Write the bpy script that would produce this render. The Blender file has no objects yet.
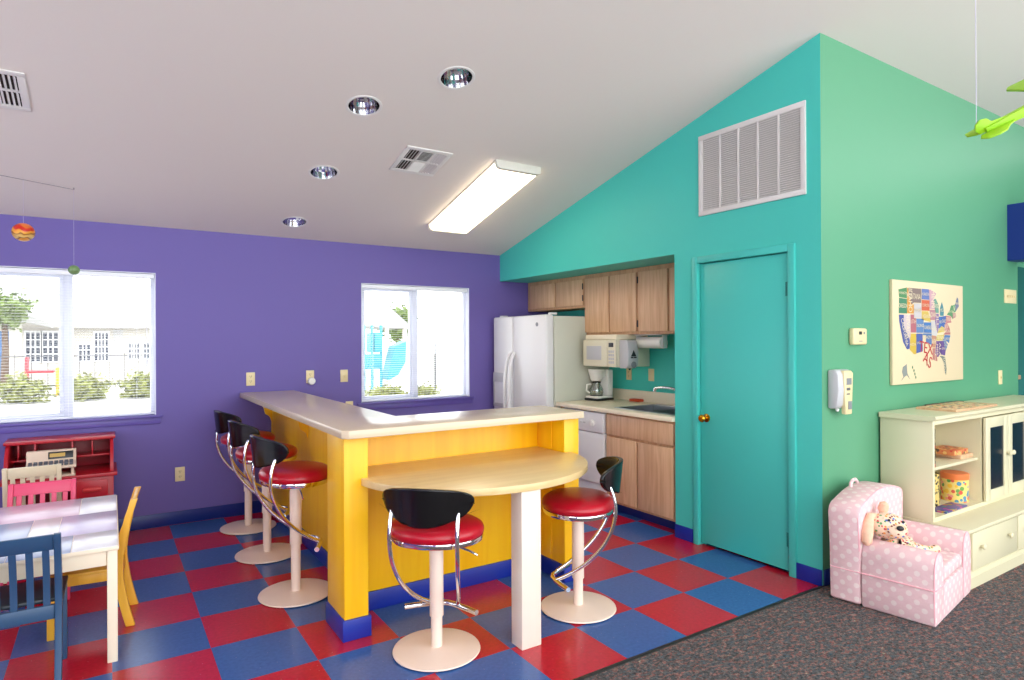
import bpy, bmesh, math, random
from mathutils import Vector, Matrix, noise as mnoise
random.seed(7)
PI = math.pi
R = math.radians
scene = bpy.context.scene
col = scene.collection

# ------------------------------------------------------------------ colours and materials
def lin(c):
    c = c / 255.0
    return c / 12.92 if c <= 0.04045 else ((c + 0.055) / 1.055) ** 2.4
def rgb(r, g, b):
    return (lin(r), lin(g), lin(b), 1.0)

def mat(name, color, rough=0.5, metal=0.0, spec=0.5, vary=0.0, vscale=6.0, bump=0.0, bscale=60.0, coat=0.0, emit=None, estr=0.0):
    m = bpy.data.materials.new(name)
    m.use_nodes = True
    nt = m.node_tree
    b = nt.nodes['Principled BSDF']
    b.inputs['Base Color'].default_value = color
    b.inputs['Roughness'].default_value = rough
    b.inputs['Metallic'].default_value = metal
    b.inputs['Specular IOR Level'].default_value = spec
    b.inputs['Coat Weight'].default_value = coat
    if emit:
        b.inputs['Emission Color'].default_value = emit
        b.inputs['Emission Strength'].default_value = estr
    if vary or bump:
        tc = nt.nodes.new('ShaderNodeTexCoord')
    if vary:
        n = nt.nodes.new('ShaderNodeTexNoise')
        n.inputs['Scale'].default_value = vscale
        n.inputs['Detail'].default_value = 4
        nt.links.new(tc.outputs['Object'], n.inputs['Vector'])
        mx = nt.nodes.new('ShaderNodeMix')
        mx.data_type = 'RGBA'
        mx.inputs[6].default_value = tuple(min(1, v * (1 - vary)) for v in color[:3]) + (1,)
        mx.inputs[7].default_value = tuple(min(1, v * (1 + vary)) for v in color[:3]) + (1,)
        nt.links.new(n.outputs['Fac'], mx.inputs[0])
        nt.links.new(mx.outputs[2], b.inputs['Base Color'])
    if bump:
        n2 = nt.nodes.new('ShaderNodeTexNoise')
        n2.inputs['Scale'].default_value = bscale
        n2.inputs['Detail'].default_value = 3
        nt.links.new(tc.outputs['Object'], n2.inputs['Vector'])
        bp = nt.nodes.new('ShaderNodeBump')
        bp.inputs['Strength'].default_value = bump
        bp.inputs['Distance'].default_value = 0.004
        nt.links.new(n2.outputs['Fac'], bp.inputs['Height'])
        nt.links.new(bp.outputs['Normal'], b.inputs['Normal'])
    return m

def wood_mat(name, c1, c2, axis=2, scale=9.0, rough=0.45):
    m = bpy.data.materials.new(name)
    m.use_nodes = True
    nt = m.node_tree
    b = nt.nodes['Principled BSDF']
    b.inputs['Roughness'].default_value = rough
    tc = nt.nodes.new('ShaderNodeTexCoord')
    mp = nt.nodes.new('ShaderNodeMapping')
    s = [scale * 6] * 3
    s[axis] = scale * 0.35
    mp.inputs['Scale'].default_value = s
    nt.links.new(tc.outputs['Object'], mp.inputs['Vector'])
    n = nt.nodes.new('ShaderNodeTexNoise')
    n.inputs['Scale'].default_value = 1.0
    n.inputs['Detail'].default_value = 5
    n.inputs['Distortion'].default_value = 0.6
    nt.links.new(mp.outputs['Vector'], n.inputs['Vector'])
    cr = nt.nodes.new('ShaderNodeValToRGB')
    cr.color_ramp.elements[0].position = 0.35
    cr.color_ramp.elements[0].color = c1
    cr.color_ramp.elements[1].position = 0.62
    cr.color_ramp.elements[1].color = c2
    nt.links.new(n.outputs['Fac'], cr.inputs['Fac'])
    nt.links.new(cr.outputs['Color'], b.inputs['Base Color'])
    return m

TILE, TX0, TY0 = 0.4064, 2.4553, 2.5564
def tile_floor_mat():
    m = bpy.data.materials.new('checker vinyl tile')
    m.use_nodes = True
    nt = m.node_tree
    L = nt.links.new
    b = nt.nodes['Principled BSDF']
    tc = nt.nodes.new('ShaderNodeTexCoord')
    mp = nt.nodes.new('ShaderNodeMapping')
    mp.vector_type = 'POINT'
    mp.inputs['Location'].default_value = (-TX0 / TILE + 40, -TY0 / TILE + 40, 0.5)
    mp.inputs['Scale'].default_value = (1 / TILE, 1 / TILE, 0)
    L(tc.outputs['Object'], mp.inputs['Vector'])
    ch = nt.nodes.new('ShaderNodeTexChecker')
    ch.inputs['Scale'].default_value = 1.0
    ch.inputs['Color1'].default_value = rgb(186, 26, 50)
    ch.inputs['Color2'].default_value = rgb(56, 96, 160)
    L(mp.outputs['Vector'], ch.inputs['Vector'])
    n = nt.nodes.new('ShaderNodeTexNoise')
    n.inputs['Scale'].default_value = 55
    n.inputs['Detail'].default_value = 6
    L(tc.outputs['Object'], n.inputs['Vector'])
    cr = nt.nodes.new('ShaderNodeValToRGB')
    cr.color_ramp.elements[0].position = 0.3
    cr.color_ramp.elements[0].color = (0.86, 0.86, 0.86, 1)
    cr.color_ramp.elements[1].position = 0.72
    cr.color_ramp.elements[1].color = (1.12, 1.12, 1.12, 1)
    L(n.outputs['Fac'], cr.inputs['Fac'])
    mul = nt.nodes.new('ShaderNodeMix')
    mul.data_type = 'RGBA'
    mul.blend_type = 'MULTIPLY'
    mul.inputs[0].default_value = 1.0
    L(ch.outputs['Color'], mul.inputs[6])
    L(cr.outputs['Color'], mul.inputs[7])
    # pale flecks in the vinyl
    v = nt.nodes.new('ShaderNodeTexVoronoi')
    v.inputs['Scale'].default_value = 26
    L(tc.outputs['Object'], v.inputs['Vector'])
    lt = nt.nodes.new('ShaderNodeMath')
    lt.operation = 'LESS_THAN'
    lt.inputs[1].default_value = 0.055
    L(v.outputs['Distance'], lt.inputs[0])
    fl = nt.nodes.new('ShaderNodeMath')
    fl.operation = 'MULTIPLY'
    fl.inputs[1].default_value = 0.35
    L(lt.outputs[0], fl.inputs[0])
    mx = nt.nodes.new('ShaderNodeMix')
    mx.data_type = 'RGBA'
    L(fl.outputs[0], mx.inputs[0])
    L(mul.outputs[2], mx.inputs[6])
    mx.inputs[7].default_value = rgb(190, 190, 200)
    L(mx.outputs[2], b.inputs['Base Color'])
    n3 = nt.nodes.new('ShaderNodeTexNoise')
    n3.inputs['Scale'].default_value = 3.0
    n3.inputs['Detail'].default_value = 3
    L(tc.outputs['Object'], n3.inputs['Vector'])
    mr = nt.nodes.new('ShaderNodeMapRange')
    mr.inputs['To Min'].default_value = 0.17
    mr.inputs['To Max'].default_value = 0.30
    L(n3.outputs['Fac'], mr.inputs['Value'])
    L(mr.outputs['Result'], b.inputs['Roughness'])
    return m

def carpet_mat():
    m = bpy.data.materials.new('flecked carpet')
    m.use_nodes = True
    nt = m.node_tree
    L = nt.links.new
    b = nt.nodes['Principled BSDF']
    b.inputs['Roughness'].default_value = 0.95
    b.inputs['Specular IOR Level'].default_value = 0.1
    tc = nt.nodes.new('ShaderNodeTexCoord')
    mp = nt.nodes.new('ShaderNodeMapping')
    mp.inputs['Rotation'].default_value = (0, 0, 0.5)
    mp.inputs['Scale'].default_value = (22, 44, 1)
    L(tc.outputs['Object'], mp.inputs['Vector'])
    h = nt.nodes.new('ShaderNodeTexNoise')
    h.inputs['Scale'].default_value = 1.0
    h.inputs['Detail'].default_value = 5
    h.inputs['Roughness'].default_value = 0.75
    L(mp.outputs['Vector'], h.inputs['Vector'])
    cr = nt.nodes.new('ShaderNodeValToRGB')
    e = cr.color_ramp.elements
    e[0].position = 0.34
    e[0].color = rgb(60, 92, 100)
    e[1].position = 0.66
    e[1].color = rgb(150, 142, 118)
    for p, c in ((0.40, (72, 74, 84)), (0.45, (96, 96, 92)), (0.50, (70, 68, 74)), (0.54, (112, 106, 100)), (0.585, (146, 74, 70)), (0.62, (88, 98, 100))):
        k = e.new(p)
        k.color = rgb(*c)
    L(h.outputs['Fac'], cr.inputs['Fac'])
    n = nt.nodes.new('ShaderNodeTexNoise')
    n.inputs['Scale'].default_value = 70
    n.inputs['Detail'].default_value = 4
    n.inputs['Roughness'].default_value = 0.8
    L(tc.outputs['Object'], n.inputs['Vector'])
    mr = nt.nodes.new('ShaderNodeMapRange')
    mr.inputs['From Min'].default_value = 0.36
    mr.inputs['From Max'].default_value = 0.64
    mr.inputs['To Min'].default_value = 0.45
    mr.inputs['To Max'].default_value = 1.75
    L(n.outputs['Fac'], mr.inputs['Value'])
    mu = nt.nodes.new('ShaderNodeMix')
    mu.data_type = 'RGBA'
    mu.blend_type = 'MULTIPLY'
    mu.inputs[0].default_value = 1.0
    L(cr.outputs['Color'], mu.inputs[6])
    L(mr.outputs['Result'], mu.inputs[7])
    L(mu.outputs[2], b.inputs['Base Color'])
    bp = nt.nodes.new('ShaderNodeBump')
    bp.inputs['Strength'].default_value = 0.7
    bp.inputs['Distance'].default_value = 0.01
    L(n.outputs['Fac'], bp.inputs['Height'])
    L(bp.outputs['Normal'], b.inputs['Normal'])
    return m

def dots_mat(name, base, dot, scale, radius, rough=0.85):
    """polka dots on the UVs (metres)"""
    m = bpy.data.materials.new(name)
    m.use_nodes = True
    nt = m.node_tree
    L = nt.links.new
    b = nt.nodes['Principled BSDF']
    b.inputs['Roughness'].default_value = rough
    b.inputs['Specular IOR Level'].default_value = 0.2
    uv = nt.nodes.new('ShaderNodeUVMap')
    mp = nt.nodes.new('ShaderNodeMapping')
    mp.inputs['Rotation'].default_value = (0, 0, PI / 4)
    L(uv.outputs['UV'], mp.inputs['Vector'])
    v = nt.nodes.new('ShaderNodeTexVoronoi')
    v.voronoi_dimensions = '2D'
    v.inputs['Scale'].default_value = scale
    v.inputs['Randomness'].default_value = 0.08
    L(mp.outputs['Vector'], v.inputs['Vector'])
    mr = nt.nodes.new('ShaderNodeMapRange')
    mr.inputs['From Min'].default_value = radius - 0.03
    mr.inputs['From Max'].default_value = radius + 0.03
    L(v.outputs['Distance'], mr.inputs['Value'])
    mx = nt.nodes.new('ShaderNodeMix')
    mx.data_type = 'RGBA'
    mx.inputs[6].default_value = dot
    mx.inputs[7].default_value = base
    L(mr.outputs['Result'], mx.inputs[0])
    L(mx.outputs[2], b.inputs['Base Color'])
    tc = nt.nodes.new('ShaderNodeTexCoord')
    n = nt.nodes.new('ShaderNodeTexNoise')
    n.inputs['Scale'].default_value = 14
    n.inputs['Detail'].default_value = 3
    L(tc.outputs['Object'], n.inputs['Vector'])
    bp = nt.nodes.new('ShaderNodeBump')
    bp.inputs['Strength'].default_value = 0.35
    bp.inputs['Distance'].default_value = 0.02
    L(n.outputs['Fac'], bp.inputs['Height'])
    L(bp.outputs['Normal'], b.inputs['Normal'])
    return m

def multi_mat(name, base, spots, scale=40, thresh=0.52, rough=0.8):
    """base colour with random coloured spots (printed fabric, printed tins)"""
    m = bpy.data.materials.new(name)
    m.use_nodes = True
    nt = m.node_tree
    L = nt.links.new
    b = nt.nodes['Principled BSDF']
    b.inputs['Roughness'].default_value = rough
    tc = nt.nodes.new('ShaderNodeTexCoord')
    v = nt.nodes.new('ShaderNodeTexVoronoi')
    v.inputs['Scale'].default_value = scale
    L(tc.outputs['Object'], v.inputs['Vector'])
    sep = nt.nodes.new('ShaderNodeSeparateColor')
    L(v.outputs['Color'], sep.inputs['Color'])
    cr = nt.nodes.new('ShaderNodeValToRGB')
    cr.color_ramp.interpolation = 'CONSTANT'
    e = cr.color_ramp.elements
    e[0].position = 0
    e[0].color = spots[0]
    e[1].position = 1 / len(spots)
    e[1].color = spots[1]
    for i in range(2, len(spots)):
        k = e.new(i / len(spots))
        k.color = spots[i]
    L(sep.outputs[0], cr.inputs['Fac'])
    lt = nt.nodes.new('ShaderNodeMath')
    lt.operation = 'LESS_THAN'
    lt.inputs[1].default_value = thresh
    L(v.outputs['Distance'], lt.inputs[0])
    mx = nt.nodes.new('ShaderNodeMix')
    mx.data_type = 'RGBA'
    L(lt.outputs[0], mx.inputs[0])
    mx.inputs[6].default_value = base
    L(cr.outputs['Color'], mx.inputs[7])
    L(mx.outputs[2], b.inputs['Base Color'])
    return m

def banded_mat(name, stops, scale, distort=0.12, rough=0.35):
    """horizontal coloured bands, wavy (the painted planet ball)"""
    m = bpy.data.materials.new(name)
    m.use_nodes = True
    nt = m.node_tree
    L = nt.links.new
    b = nt.nodes['Principled BSDF']
    b.inputs['Roughness'].default_value = rough
    tc = nt.nodes.new('ShaderNodeTexCoord')
    sp = nt.nodes.new('ShaderNodeSeparateXYZ')
    L(tc.outputs['Object'], sp.inputs['Vector'])
    n = nt.nodes.new('ShaderNodeTexNoise')
    n.inputs['Scale'].default_value = scale
    L(tc.outputs['Object'], n.inputs['Vector'])
    ma = nt.nodes.new('ShaderNodeMath')
    ma.operation = 'MULTIPLY_ADD'
    ma.inputs[1].default_value = distort
    L(n.outputs['Fac'], ma.inputs[0])
    L(sp.outputs['Z'], ma.inputs[2])
    mr = nt.nodes.new('ShaderNodeMapRange')
    mr.inputs['From Min'].default_value = -0.062 + distort * 0.5
    mr.inputs['From Max'].default_value = 0.062 + distort * 0.5
    L(ma.outputs[0], mr.inputs['Value'])
    cr = nt.nodes.new('ShaderNodeValToRGB')
    e = cr.color_ramp.elements
    e[0].position = stops[0][0]
    e[0].color = stops[0][1]
    e[1].position = stops[1][0]
    e[1].color = stops[1][1]
    for p, c in stops[2:]:
        k = e.new(p)
        k.color = c
    L(mr.outputs['Result'], cr.inputs['Fac'])
    L(cr.outputs['Color'], b.inputs['Base Color'])
    return m

def leaf_mat(name, c1, c2):
    m = mat(name, c1, 0.7, vary=0.35, vscale=3.0)
    return m

def glass_mat(name, alpha=0.06, tint=(1, 1, 1, 1)):
    m = bpy.data.materials.new(name)
    m.use_nodes = True
    nt = m.node_tree
    nt.nodes.remove(nt.nodes['Principled BSDF'])
    out = nt.nodes['Material Output']
    t = nt.nodes.new('ShaderNodeBsdfTransparent')
    t.inputs['Color'].default_value = tint
    g = nt.nodes.new('ShaderNodeBsdfGlossy')
    g.inputs['Roughness'].default_value = 0.03
    mx = nt.nodes.new('ShaderNodeMixShader')
    mx.inputs[0].default_value = alpha
    nt.links.new(t.outputs[0], mx.inputs[1])
    nt.links.new(g.outputs[0], mx.inputs[2])
    nt.links.new(mx.outputs[0], out.inputs['Surface'])
    return m

M = {}
M['purple'] = mat('purple wall paint', rgb(106, 92, 162), 0.55, spec=0.35, bump=0.06, bscale=120)
M['purple_trim'] = mat('purple trim paint', rgb(96, 80, 162), 0.4)
M['teal'] = mat('teal wall paint', rgb(74, 200, 186), 0.5, spec=0.35, bump=0.06, bscale=120)
M['teal_door'] = mat('teal door paint', rgb(70, 196, 184), 0.4)
M['green'] = mat('sea green wall paint', rgb(88, 153, 116), 0.42, spec=0.4, bump=0.08, bscale=120)
M['blue_wall'] = mat('deep blue wall paint', rgb(10, 42, 128), 0.5)
M['annex'] = mat('dark teal wall paint', rgb(10, 96, 92), 0.6)
M['ceiling'] = mat('ceiling paint', rgb(226, 217, 210), 0.85, spec=0.2, bump=0.08, bscale=90)
M['plaster'] = mat('plain wall paint', rgb(215, 205, 190), 0.8, spec=0.2)
M['cove'] = mat('blue cove base', rgb(20, 44, 150), 0.35)
M['cove_dark'] = mat('navy cove base', rgb(16, 40, 120), 0.35)
M['tile'] = tile_floor_mat()
M['carpet'] = carpet_mat()
M['strip'] = mat('black edge strip', rgb(30, 28, 28), 0.5)
M['yellow'] = wood_mat('yellow stained panel', rgb(250, 186, 8), rgb(255, 198, 20), 2, 2.5, 0.38)
M['laminate'] = mat('beige laminate', rgb(220, 200, 170), 0.22, vary=0.05, vscale=120)
M['laminate_edge'] = mat('beige laminate edge', rgb(214, 192, 160), 0.35)
M['oakpale'] = wood_mat('pale birch laminate', rgb(222, 190, 134), rgb(230, 200, 146), 0, 4, 0.28)
M['whitish'] = mat('whitewashed wood', rgb(232, 220, 204), 0.4, vary=0.04, vscale=10)
M['oak'] = wood_mat('oak veneer', rgb(204, 160, 122), rgb(220, 180, 142), 2, 7, 0.42)
M['oak_edge'] = wood_mat('oak frame', rgb(188, 144, 106), rgb(204, 162, 124), 2, 7, 0.45)
M['cream'] = mat('cream counter laminate', rgb(242, 230, 202), 0.3, vary=0.04, vscale=60)
M['white_app'] = mat('white appliance enamel', rgb(226, 226, 226), 0.28, bump=0.05, bscale=200)
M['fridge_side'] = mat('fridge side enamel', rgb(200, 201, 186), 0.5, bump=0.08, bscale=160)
M['bisque'] = mat('bisque appliance side', rgb(222, 216, 190), 0.5, bump=0.08, bscale=160)
M['app_dark'] = mat('dark plastic', rgb(30, 32, 36), 0.35)
M['grey'] = mat('mid grey plastic', rgb(130, 132, 136), 0.45)
M['greyl'] = mat('light grey plastic', rgb(190, 190, 192), 0.4)
M['white'] = mat('white plastic', rgb(232, 230, 224), 0.4)
M['bone'] = mat('almond plastic', rgb(226, 208, 160), 0.4)
M['frame'] = mat('white vinyl window frame', rgb(222, 224, 236), 0.4)
M['blind'] = mat('white blind slat', rgb(236, 238, 244), 0.5)
M['vent'] = mat('white painted metal', rgb(224, 220, 216), 0.5)
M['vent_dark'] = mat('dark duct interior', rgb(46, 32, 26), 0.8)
M['filter'] = mat('grey filter behind grille', rgb(196, 194, 190), 0.9)
M['chrome'] = mat('chrome', (0.85, 0.85, 0.87, 1), 0.08, 1.0)
M['steel'] = mat('brushed steel', (0.5, 0.52, 0.54, 1), 0.28, 1.0)
M['brass'] = mat('polished brass', rgb(214, 160, 50), 0.18, 1.0)
M['hinge'] = mat('painted hinge', rgb(20, 130, 120), 0.4)
M['powder'] = mat('white powder coat', rgb(240, 216, 198), 0.32)
M['vinylred'] = mat('red vinyl', rgb(178, 10, 34), 0.3, spec=0.5, bump=0.03, bscale=300)
M['black'] = mat('black lacquer', rgb(14, 14, 16), 0.22)
M['lens'] = mat('lit fluorescent lens', rgb(255, 246, 220), 0.5, emit=(1.0, 0.87, 0.60, 1), estr=5.4)
M['lampcap'] = mat('fixture end cap', rgb(216, 212, 200), 0.5)
M['bulb'] = mat('frosted bulb', rgb(225, 225, 230), 0.3)
M['red'] = mat('red painted wood', rgb(176, 18, 36), 0.35)
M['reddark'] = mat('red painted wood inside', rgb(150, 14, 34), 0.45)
M['pink'] = mat('hot pink painted wood', rgb(226, 72, 112), 0.4)
M['creamw'] = mat('cream painted wood', rgb(226, 214, 182), 0.4)
M['yellowc'] = wood_mat('honey yellow painted wood', rgb(224, 164, 44), rgb(234, 178, 58), 2, 3, 0.38)
M['bluec'] = mat('slate blue painted wood', rgb(38, 74, 108), 0.4)
M['bluec_seat'] = mat('dark slate painted seat', rgb(34, 46, 58), 0.4)
M['tbl_a'] = mat('pale lavender table paint', rgb(204, 192, 222), 0.25, vary=0.04, vscale=14)
M['tbl_b'] = mat('white table paint', rgb(236, 234, 240), 0.22)
M['tbl_c'] = mat('pale blue table paint', rgb(180, 192, 220), 0.25)
M['tbl_d'] = mat('pale pink table paint', rgb(222, 188, 208), 0.25, vary=0.14, vscale=11)
M['tbl_leg'] = mat('ivory painted wood', rgb(238, 224, 198), 0.4)
M['pinkdots'] = dots_mat('pink cotton with white dots', rgb(226, 190, 192), rgb(232, 212, 208), 20.0, 0.27)
M['pinkpipe'] = mat('pink piping', rgb(238, 178, 186), 0.8)
M['plush'] = multi_mat('floral plush', rgb(236, 206, 178), [rgb(206, 50, 70), rgb(90, 120, 190), rgb(230, 150, 60), rgb(236, 206, 178), rgb(120, 40, 40), rgb(240, 190, 170), rgb(90, 150, 90)], 75, 0.42)
M['plush_ear'] = mat('peach plush', rgb(238, 190, 160), 0.9, vary=0.15, vscale=60)
M['hutch'] = mat('ivory cabinet paint', rgb(220, 212, 178), 0.32)
M['navy'] = mat('dark navy panel', rgb(14, 20, 40), 0.25)
M['tin'] = multi_mat('printed tin', rgb(236, 206, 120), [rgb(220, 90, 70), rgb(240, 190, 60), rgb(110, 160, 80), rgb(236, 150, 140), rgb(80, 140, 170)], 34, 0.5, 0.35)
M['orange'] = mat('orange lid', rgb(232, 124, 66), 0.4)
M['zebra'] = multi_mat('patterned tin', rgb(216, 190, 110), [rgb(40, 34, 30), rgb(60, 50, 36), rgb(200, 170, 90), rgb(34, 30, 30)], 45, 0.44, 0.5)
M['puzzle'] = multi_mat('coloured puzzle pieces', rgb(228, 196, 150), [rgb(200, 60, 50), rgb(70, 90, 120), rgb(236, 176, 80), rgb(240, 220, 190), rgb(90, 120, 90), rgb(60, 50, 50)], 30, 0.42, 0.5)
M['boxart'] = multi_mat('printed game box', rgb(206, 120, 70), [rgb(196, 60, 50), rgb(226, 180, 110), rgb(80, 60, 50), rgb(220, 140, 80)], 40, 0.5, 0.5)
M['boxart2'] = multi_mat('printed picture book', rgb(90, 80, 150), [rgb(200, 160, 60), rgb(70, 150, 130), rgb(190, 80, 140), rgb(60, 60, 130)], 30, 0.5, 0.4)
M['boardart'] = multi_mat('dark patterned board', rgb(60, 50, 46), [rgb(170, 60, 50), rgb(40, 40, 44), rgb(200, 170, 110), rgb(60, 56, 60)], 45, 0.5, 0.5)
M['lime'] = mat('lime painted wood', rgb(150, 205, 14), 0.45)
M['canvas'] = mat('cream canvas', rgb(214, 196, 160), 0.8, bump=0.1, bscale=400)
M['jup'] = banded_mat('painted planet bands', [(0.0, rgb(225, 150, 50)), (0.16, rgb(225, 150, 50)), (0.2, rgb(120, 60, 30)), (0.26, rgb(226, 190, 120)), (0.38, rgb(214, 170, 90)), (0.44, rgb(130, 60, 20)), (0.5, rgb(226, 160, 40)), (0.6, rgb(232, 150, 50)), (0.66, rgb(200, 30, 20)), (0.8, rgb(210, 50, 30)), (0.86, rgb(232, 120, 50)), (1.0, rgb(235, 130, 60))], 9)
M['planet'] = mat('green marbled ball', rgb(110, 140, 90), 0.35, vary=0.6, vscale=45)
M['thread'] = mat('pale nylon thread', rgb(200, 190, 215), 0.5)
M['wire'] = mat('grey wire', rgb(150, 140, 138), 0.5)
M['sponge'] = mat('orange sponge', rgb(206, 78, 40), 0.9)
M['paper'] = mat('white paper roll', rgb(236, 234, 226), 0.9)
M['clear'] = glass_mat('clear glass pane', 0.015)
M['jug'] = glass_mat('coffee jug glass', 0.25, (0.75, 0.78, 0.74, 1))
M['handle_red'] = mat('red wooden pull', rgb(200, 48, 48), 0.4)
M['radio'] = mat('beige toy plastic', rgb(224, 200, 178), 0.45)
M['lcd'] = mat('amber display', rgb(196, 160, 80), 0.3)
M['label_grey'] = mat('printed grey mark', rgb(90, 92, 98), 0.5)
# outdoors
M['ground'] = mat('pale concrete', rgb(178, 176, 170), 0.9)
M['lawn'] = mat('lawn', rgb(120, 140, 70), 0.95, vary=0.2, vscale=2)
M['siding'] = mat('white siding', rgb(198, 192, 182), 0.8)
M['roof'] = mat('pale shingles', rgb(166, 164, 162), 0.9)
M['glassdark'] = mat('dark window glass', rgb(48, 54, 72), 0.2)
M['muntin'] = mat('white muntin', rgb(230, 230, 230), 0.5)
M['bush'] = mat('shrub leaves', rgb(132, 136, 70), 0.8, vary=0.4, vscale=2.2)
M['tree'] = mat('tree leaves', rgb(112, 130, 66), 0.8, vary=0.45, vscale=1.2)
M['trunk'] = mat('bark', rgb(100, 80, 62), 0.9)
M['cyan'] = mat('turquoise plastic', rgb(70, 150, 165), 0.5)
M['porchblue'] = mat('blue painted door', rgb(60, 110, 170), 0.6)
M['fence'] = mat('black iron', rgb(60, 60, 64), 0.5)
M['toyred'] = mat('red toy plastic', rgb(200, 50, 60), 0.5)
M['toyyellow'] = mat('yellow toy plastic', rgb(226, 176, 40), 0.5)

# ------------------------------------------------------------------ mesh builder
class MB:
    def __init__(self):
        self.bm = bmesh.new()
    def _new(self):
        return bmesh.new()
    def _merge(self, b, matrix=None):
        if matrix is not None:
            bmesh.ops.transform(b, matrix=matrix, verts=b.verts)
        me = bpy.data.meshes.new('tmp')
        b.to_mesh(me)
        b.free()
        self.bm.from_mesh(me)
        bpy.data.meshes.remove(me)
        return self
    def box(self, x0, x1, y0, y1, z0, z1, bev=0.0, seg=2, m=None):
        b = bmesh.new()
        bmesh.ops.create_cube(b, size=1.0)
        s = Matrix.Translation(((x0 + x1) / 2, (y0 + y1) / 2, (z0 + z1) / 2)) @ Matrix.Diagonal((abs(x1 - x0), abs(y1 - y0), abs(z1 - z0), 1))
        bmesh.ops.transform(b, matrix=s, verts=b.verts)
        if bev > 0:
            bmesh.ops.bevel(b, geom=b.edges[:], offset=bev, segments=seg, affect='EDGES', profile=0.5)
        return self._merge(b, m)
    def cyl(self, p0, p1, r0, r1=None, n=24, m=None, bev=0.0):
        r1 = r0 if r1 is None else r1
        p0, p1 = Vector(p0), Vector(p1)
        d = p1 - p0
        b = bmesh.new()
        bmesh.ops.create_cone(b, cap_ends=True, cap_tris=False, segments=n, radius1=r0, radius2=r1, depth=d.length)
        if bev > 0:
            ed = [e for e in b.edges if len(e.link_faces) == 2 and any(len(f.verts) > 4 for f in e.link_faces)]
            bmesh.ops.bevel(b, geom=ed, offset=bev, segments=2, affect='EDGES', profile=0.5)
        q = d.to_track_quat('Z', 'Y').to_matrix().to_4x4()
        bmesh.ops.transform(b, matrix=Matrix.Translation((p0 + p1) / 2) @ q, verts=b.verts)
        return self._merge(b, m)
    def tube(self, pts, r, n=10, m=None, closed=False):
        pts = [Vector(p) for p in pts]
        b = bmesh.new()
        rings = []
        N = len(pts)
        up = None
        for i, p in enumerate(pts):
            if closed:
                t = (pts[(i + 1) % N] - pts[i - 1]).normalized()
            else:
                t = (pts[min(i + 1, N - 1)] - pts[max(i - 1, 0)]).normalized()
            if up is None:
                up = Vector((0, 0, 1)) if abs(t.z) < 0.9 else Vector((1, 0, 0))
            s = t.cross(up)
            if s.length < 1e-6:
                s = t.orthogonal()
            s.normalize()
            up = s.cross(t).normalized()
            rr = r[i] if isinstance(r, (list, tuple)) else r
            rings.append([b.verts.new(p + rr * (math.cos(a) * s + math.sin(a) * up)) for a in [2 * PI * k / n for k in range(n)]])
        for i in range(N if closed else N - 1):
            A, B = rings[i], rings[(i + 1) % N]
            for k in range(n):
                b.faces.new((A[k], A[(k + 1) % n], B[(k + 1) % n], B[k]))
        if not closed:
            b.faces.new(rings[0][::-1])
            b.faces.new(rings[-1])
        bmesh.ops.recalc_face_normals(b, faces=b.faces[:])
        return self._merge(b, m)
    def lathe(self, prof, n=32, m=None, cap=True):
        """profile of (r, z), revolved about z"""
        b = bmesh.new()
        rings = []
        for r, z in prof:
            if r < 1e-6:
                rings.append([b.verts.new((0, 0, z))])
            else:
                rings.append([b.verts.new((r * math.cos(2 * PI * k / n), r * math.sin(2 * PI * k / n), z)) for k in range(n)])
        for A, B in zip(rings, rings[1:]):
            for k in range(n):
                k2 = (k + 1) % n
                if len(A) == 1 and len(B) > 1:
                    b.faces.new((A[0], B[k2], B[k]))
                elif len(B) == 1 and len(A) > 1:
                    b.faces.new((A[k], A[k2], B[0]))
                elif len(A) > 1:
                    b.faces.new((A[k], A[k2], B[k2], B[k]))
        if cap:
            if len(rings[0]) > 1:
                b.faces.new(rings[0][::-1])
            if len(rings[-1]) > 1:
                b.faces.new(rings[-1])
        bmesh.ops.recalc_face_normals(b, faces=b.faces[:])
        return self._merge(b, m)
    def prism(self, poly, a, c, axis='z', m=None, bev=0.0):
        """polygon extruded from a to c along an axis; poly is in the other two axes in xyz order"""
        b = bmesh.new()
        def P(u, v, w):
            return {'x': (w, u, v), 'y': (u, w, v), 'z': (u, v, w)}[axis]
        A = [b.verts.new(P(u, v, a)) for u, v in poly]
        B = [b.verts.new(P(u, v, c)) for u, v in poly]
        n = len(poly)
        b.faces.new(A)
        b.faces.new(B[::-1])
        for i in range(n):
            b.faces.new((A[i], B[i], B[(i + 1) % n], A[(i + 1) % n]))
        bmesh.ops.recalc_face_normals(b, faces=b.faces[:])
        if bev > 0:
            ed = [e for e in b.edges if e.calc_face_angle(0) > 0.6]
            bmesh.ops.bevel(b, geom=ed, offset=bev, segments=2, affect='EDGES', profile=0.5)
        return self._merge(b, m)
    def ball(self, c, r, sx=1, sy=1, sz=1, n=20, m=None):
        b = bmesh.new()
        bmesh.ops.create_uvsphere(b, u_segments=n, v_segments=max(8, n * 2 // 3), radius=r)
        bmesh.ops.transform(b, matrix=Matrix.Translation(c) @ Matrix.Diagonal((sx, sy, sz, 1)), verts=b.verts)
        return self._merge(b, m)
    def build(self, name, material, parent=None, smooth=True, boxuv=False, mats=None):
        bm = self.bm
        if boxuv:
            uvl = bm.loops.layers.uv.new('UVMap')
            for f in bm.faces:
                n = f.normal
                ax = max(range(3), key=lambda k: abs(n[k]))
                for lp in f.loops:
                    c = lp.vert.co
                    lp[uvl].uv = {0: (c.y, c.z), 1: (c.x, c.z), 2: (c.x, c.y)}[ax]
        me = bpy.data.meshes.new(name)
        bm.to_mesh(me)
        bm.free()
        if smooth:
            me.polygons.foreach_set('use_smooth', [True] * len(me.polygons))
            me.set_sharp_from_angle(angle=R(38))
        if mats:
            for mm in mats:
                me.materials.append(mm)
        elif material:
            me.materials.append(material)
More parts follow.
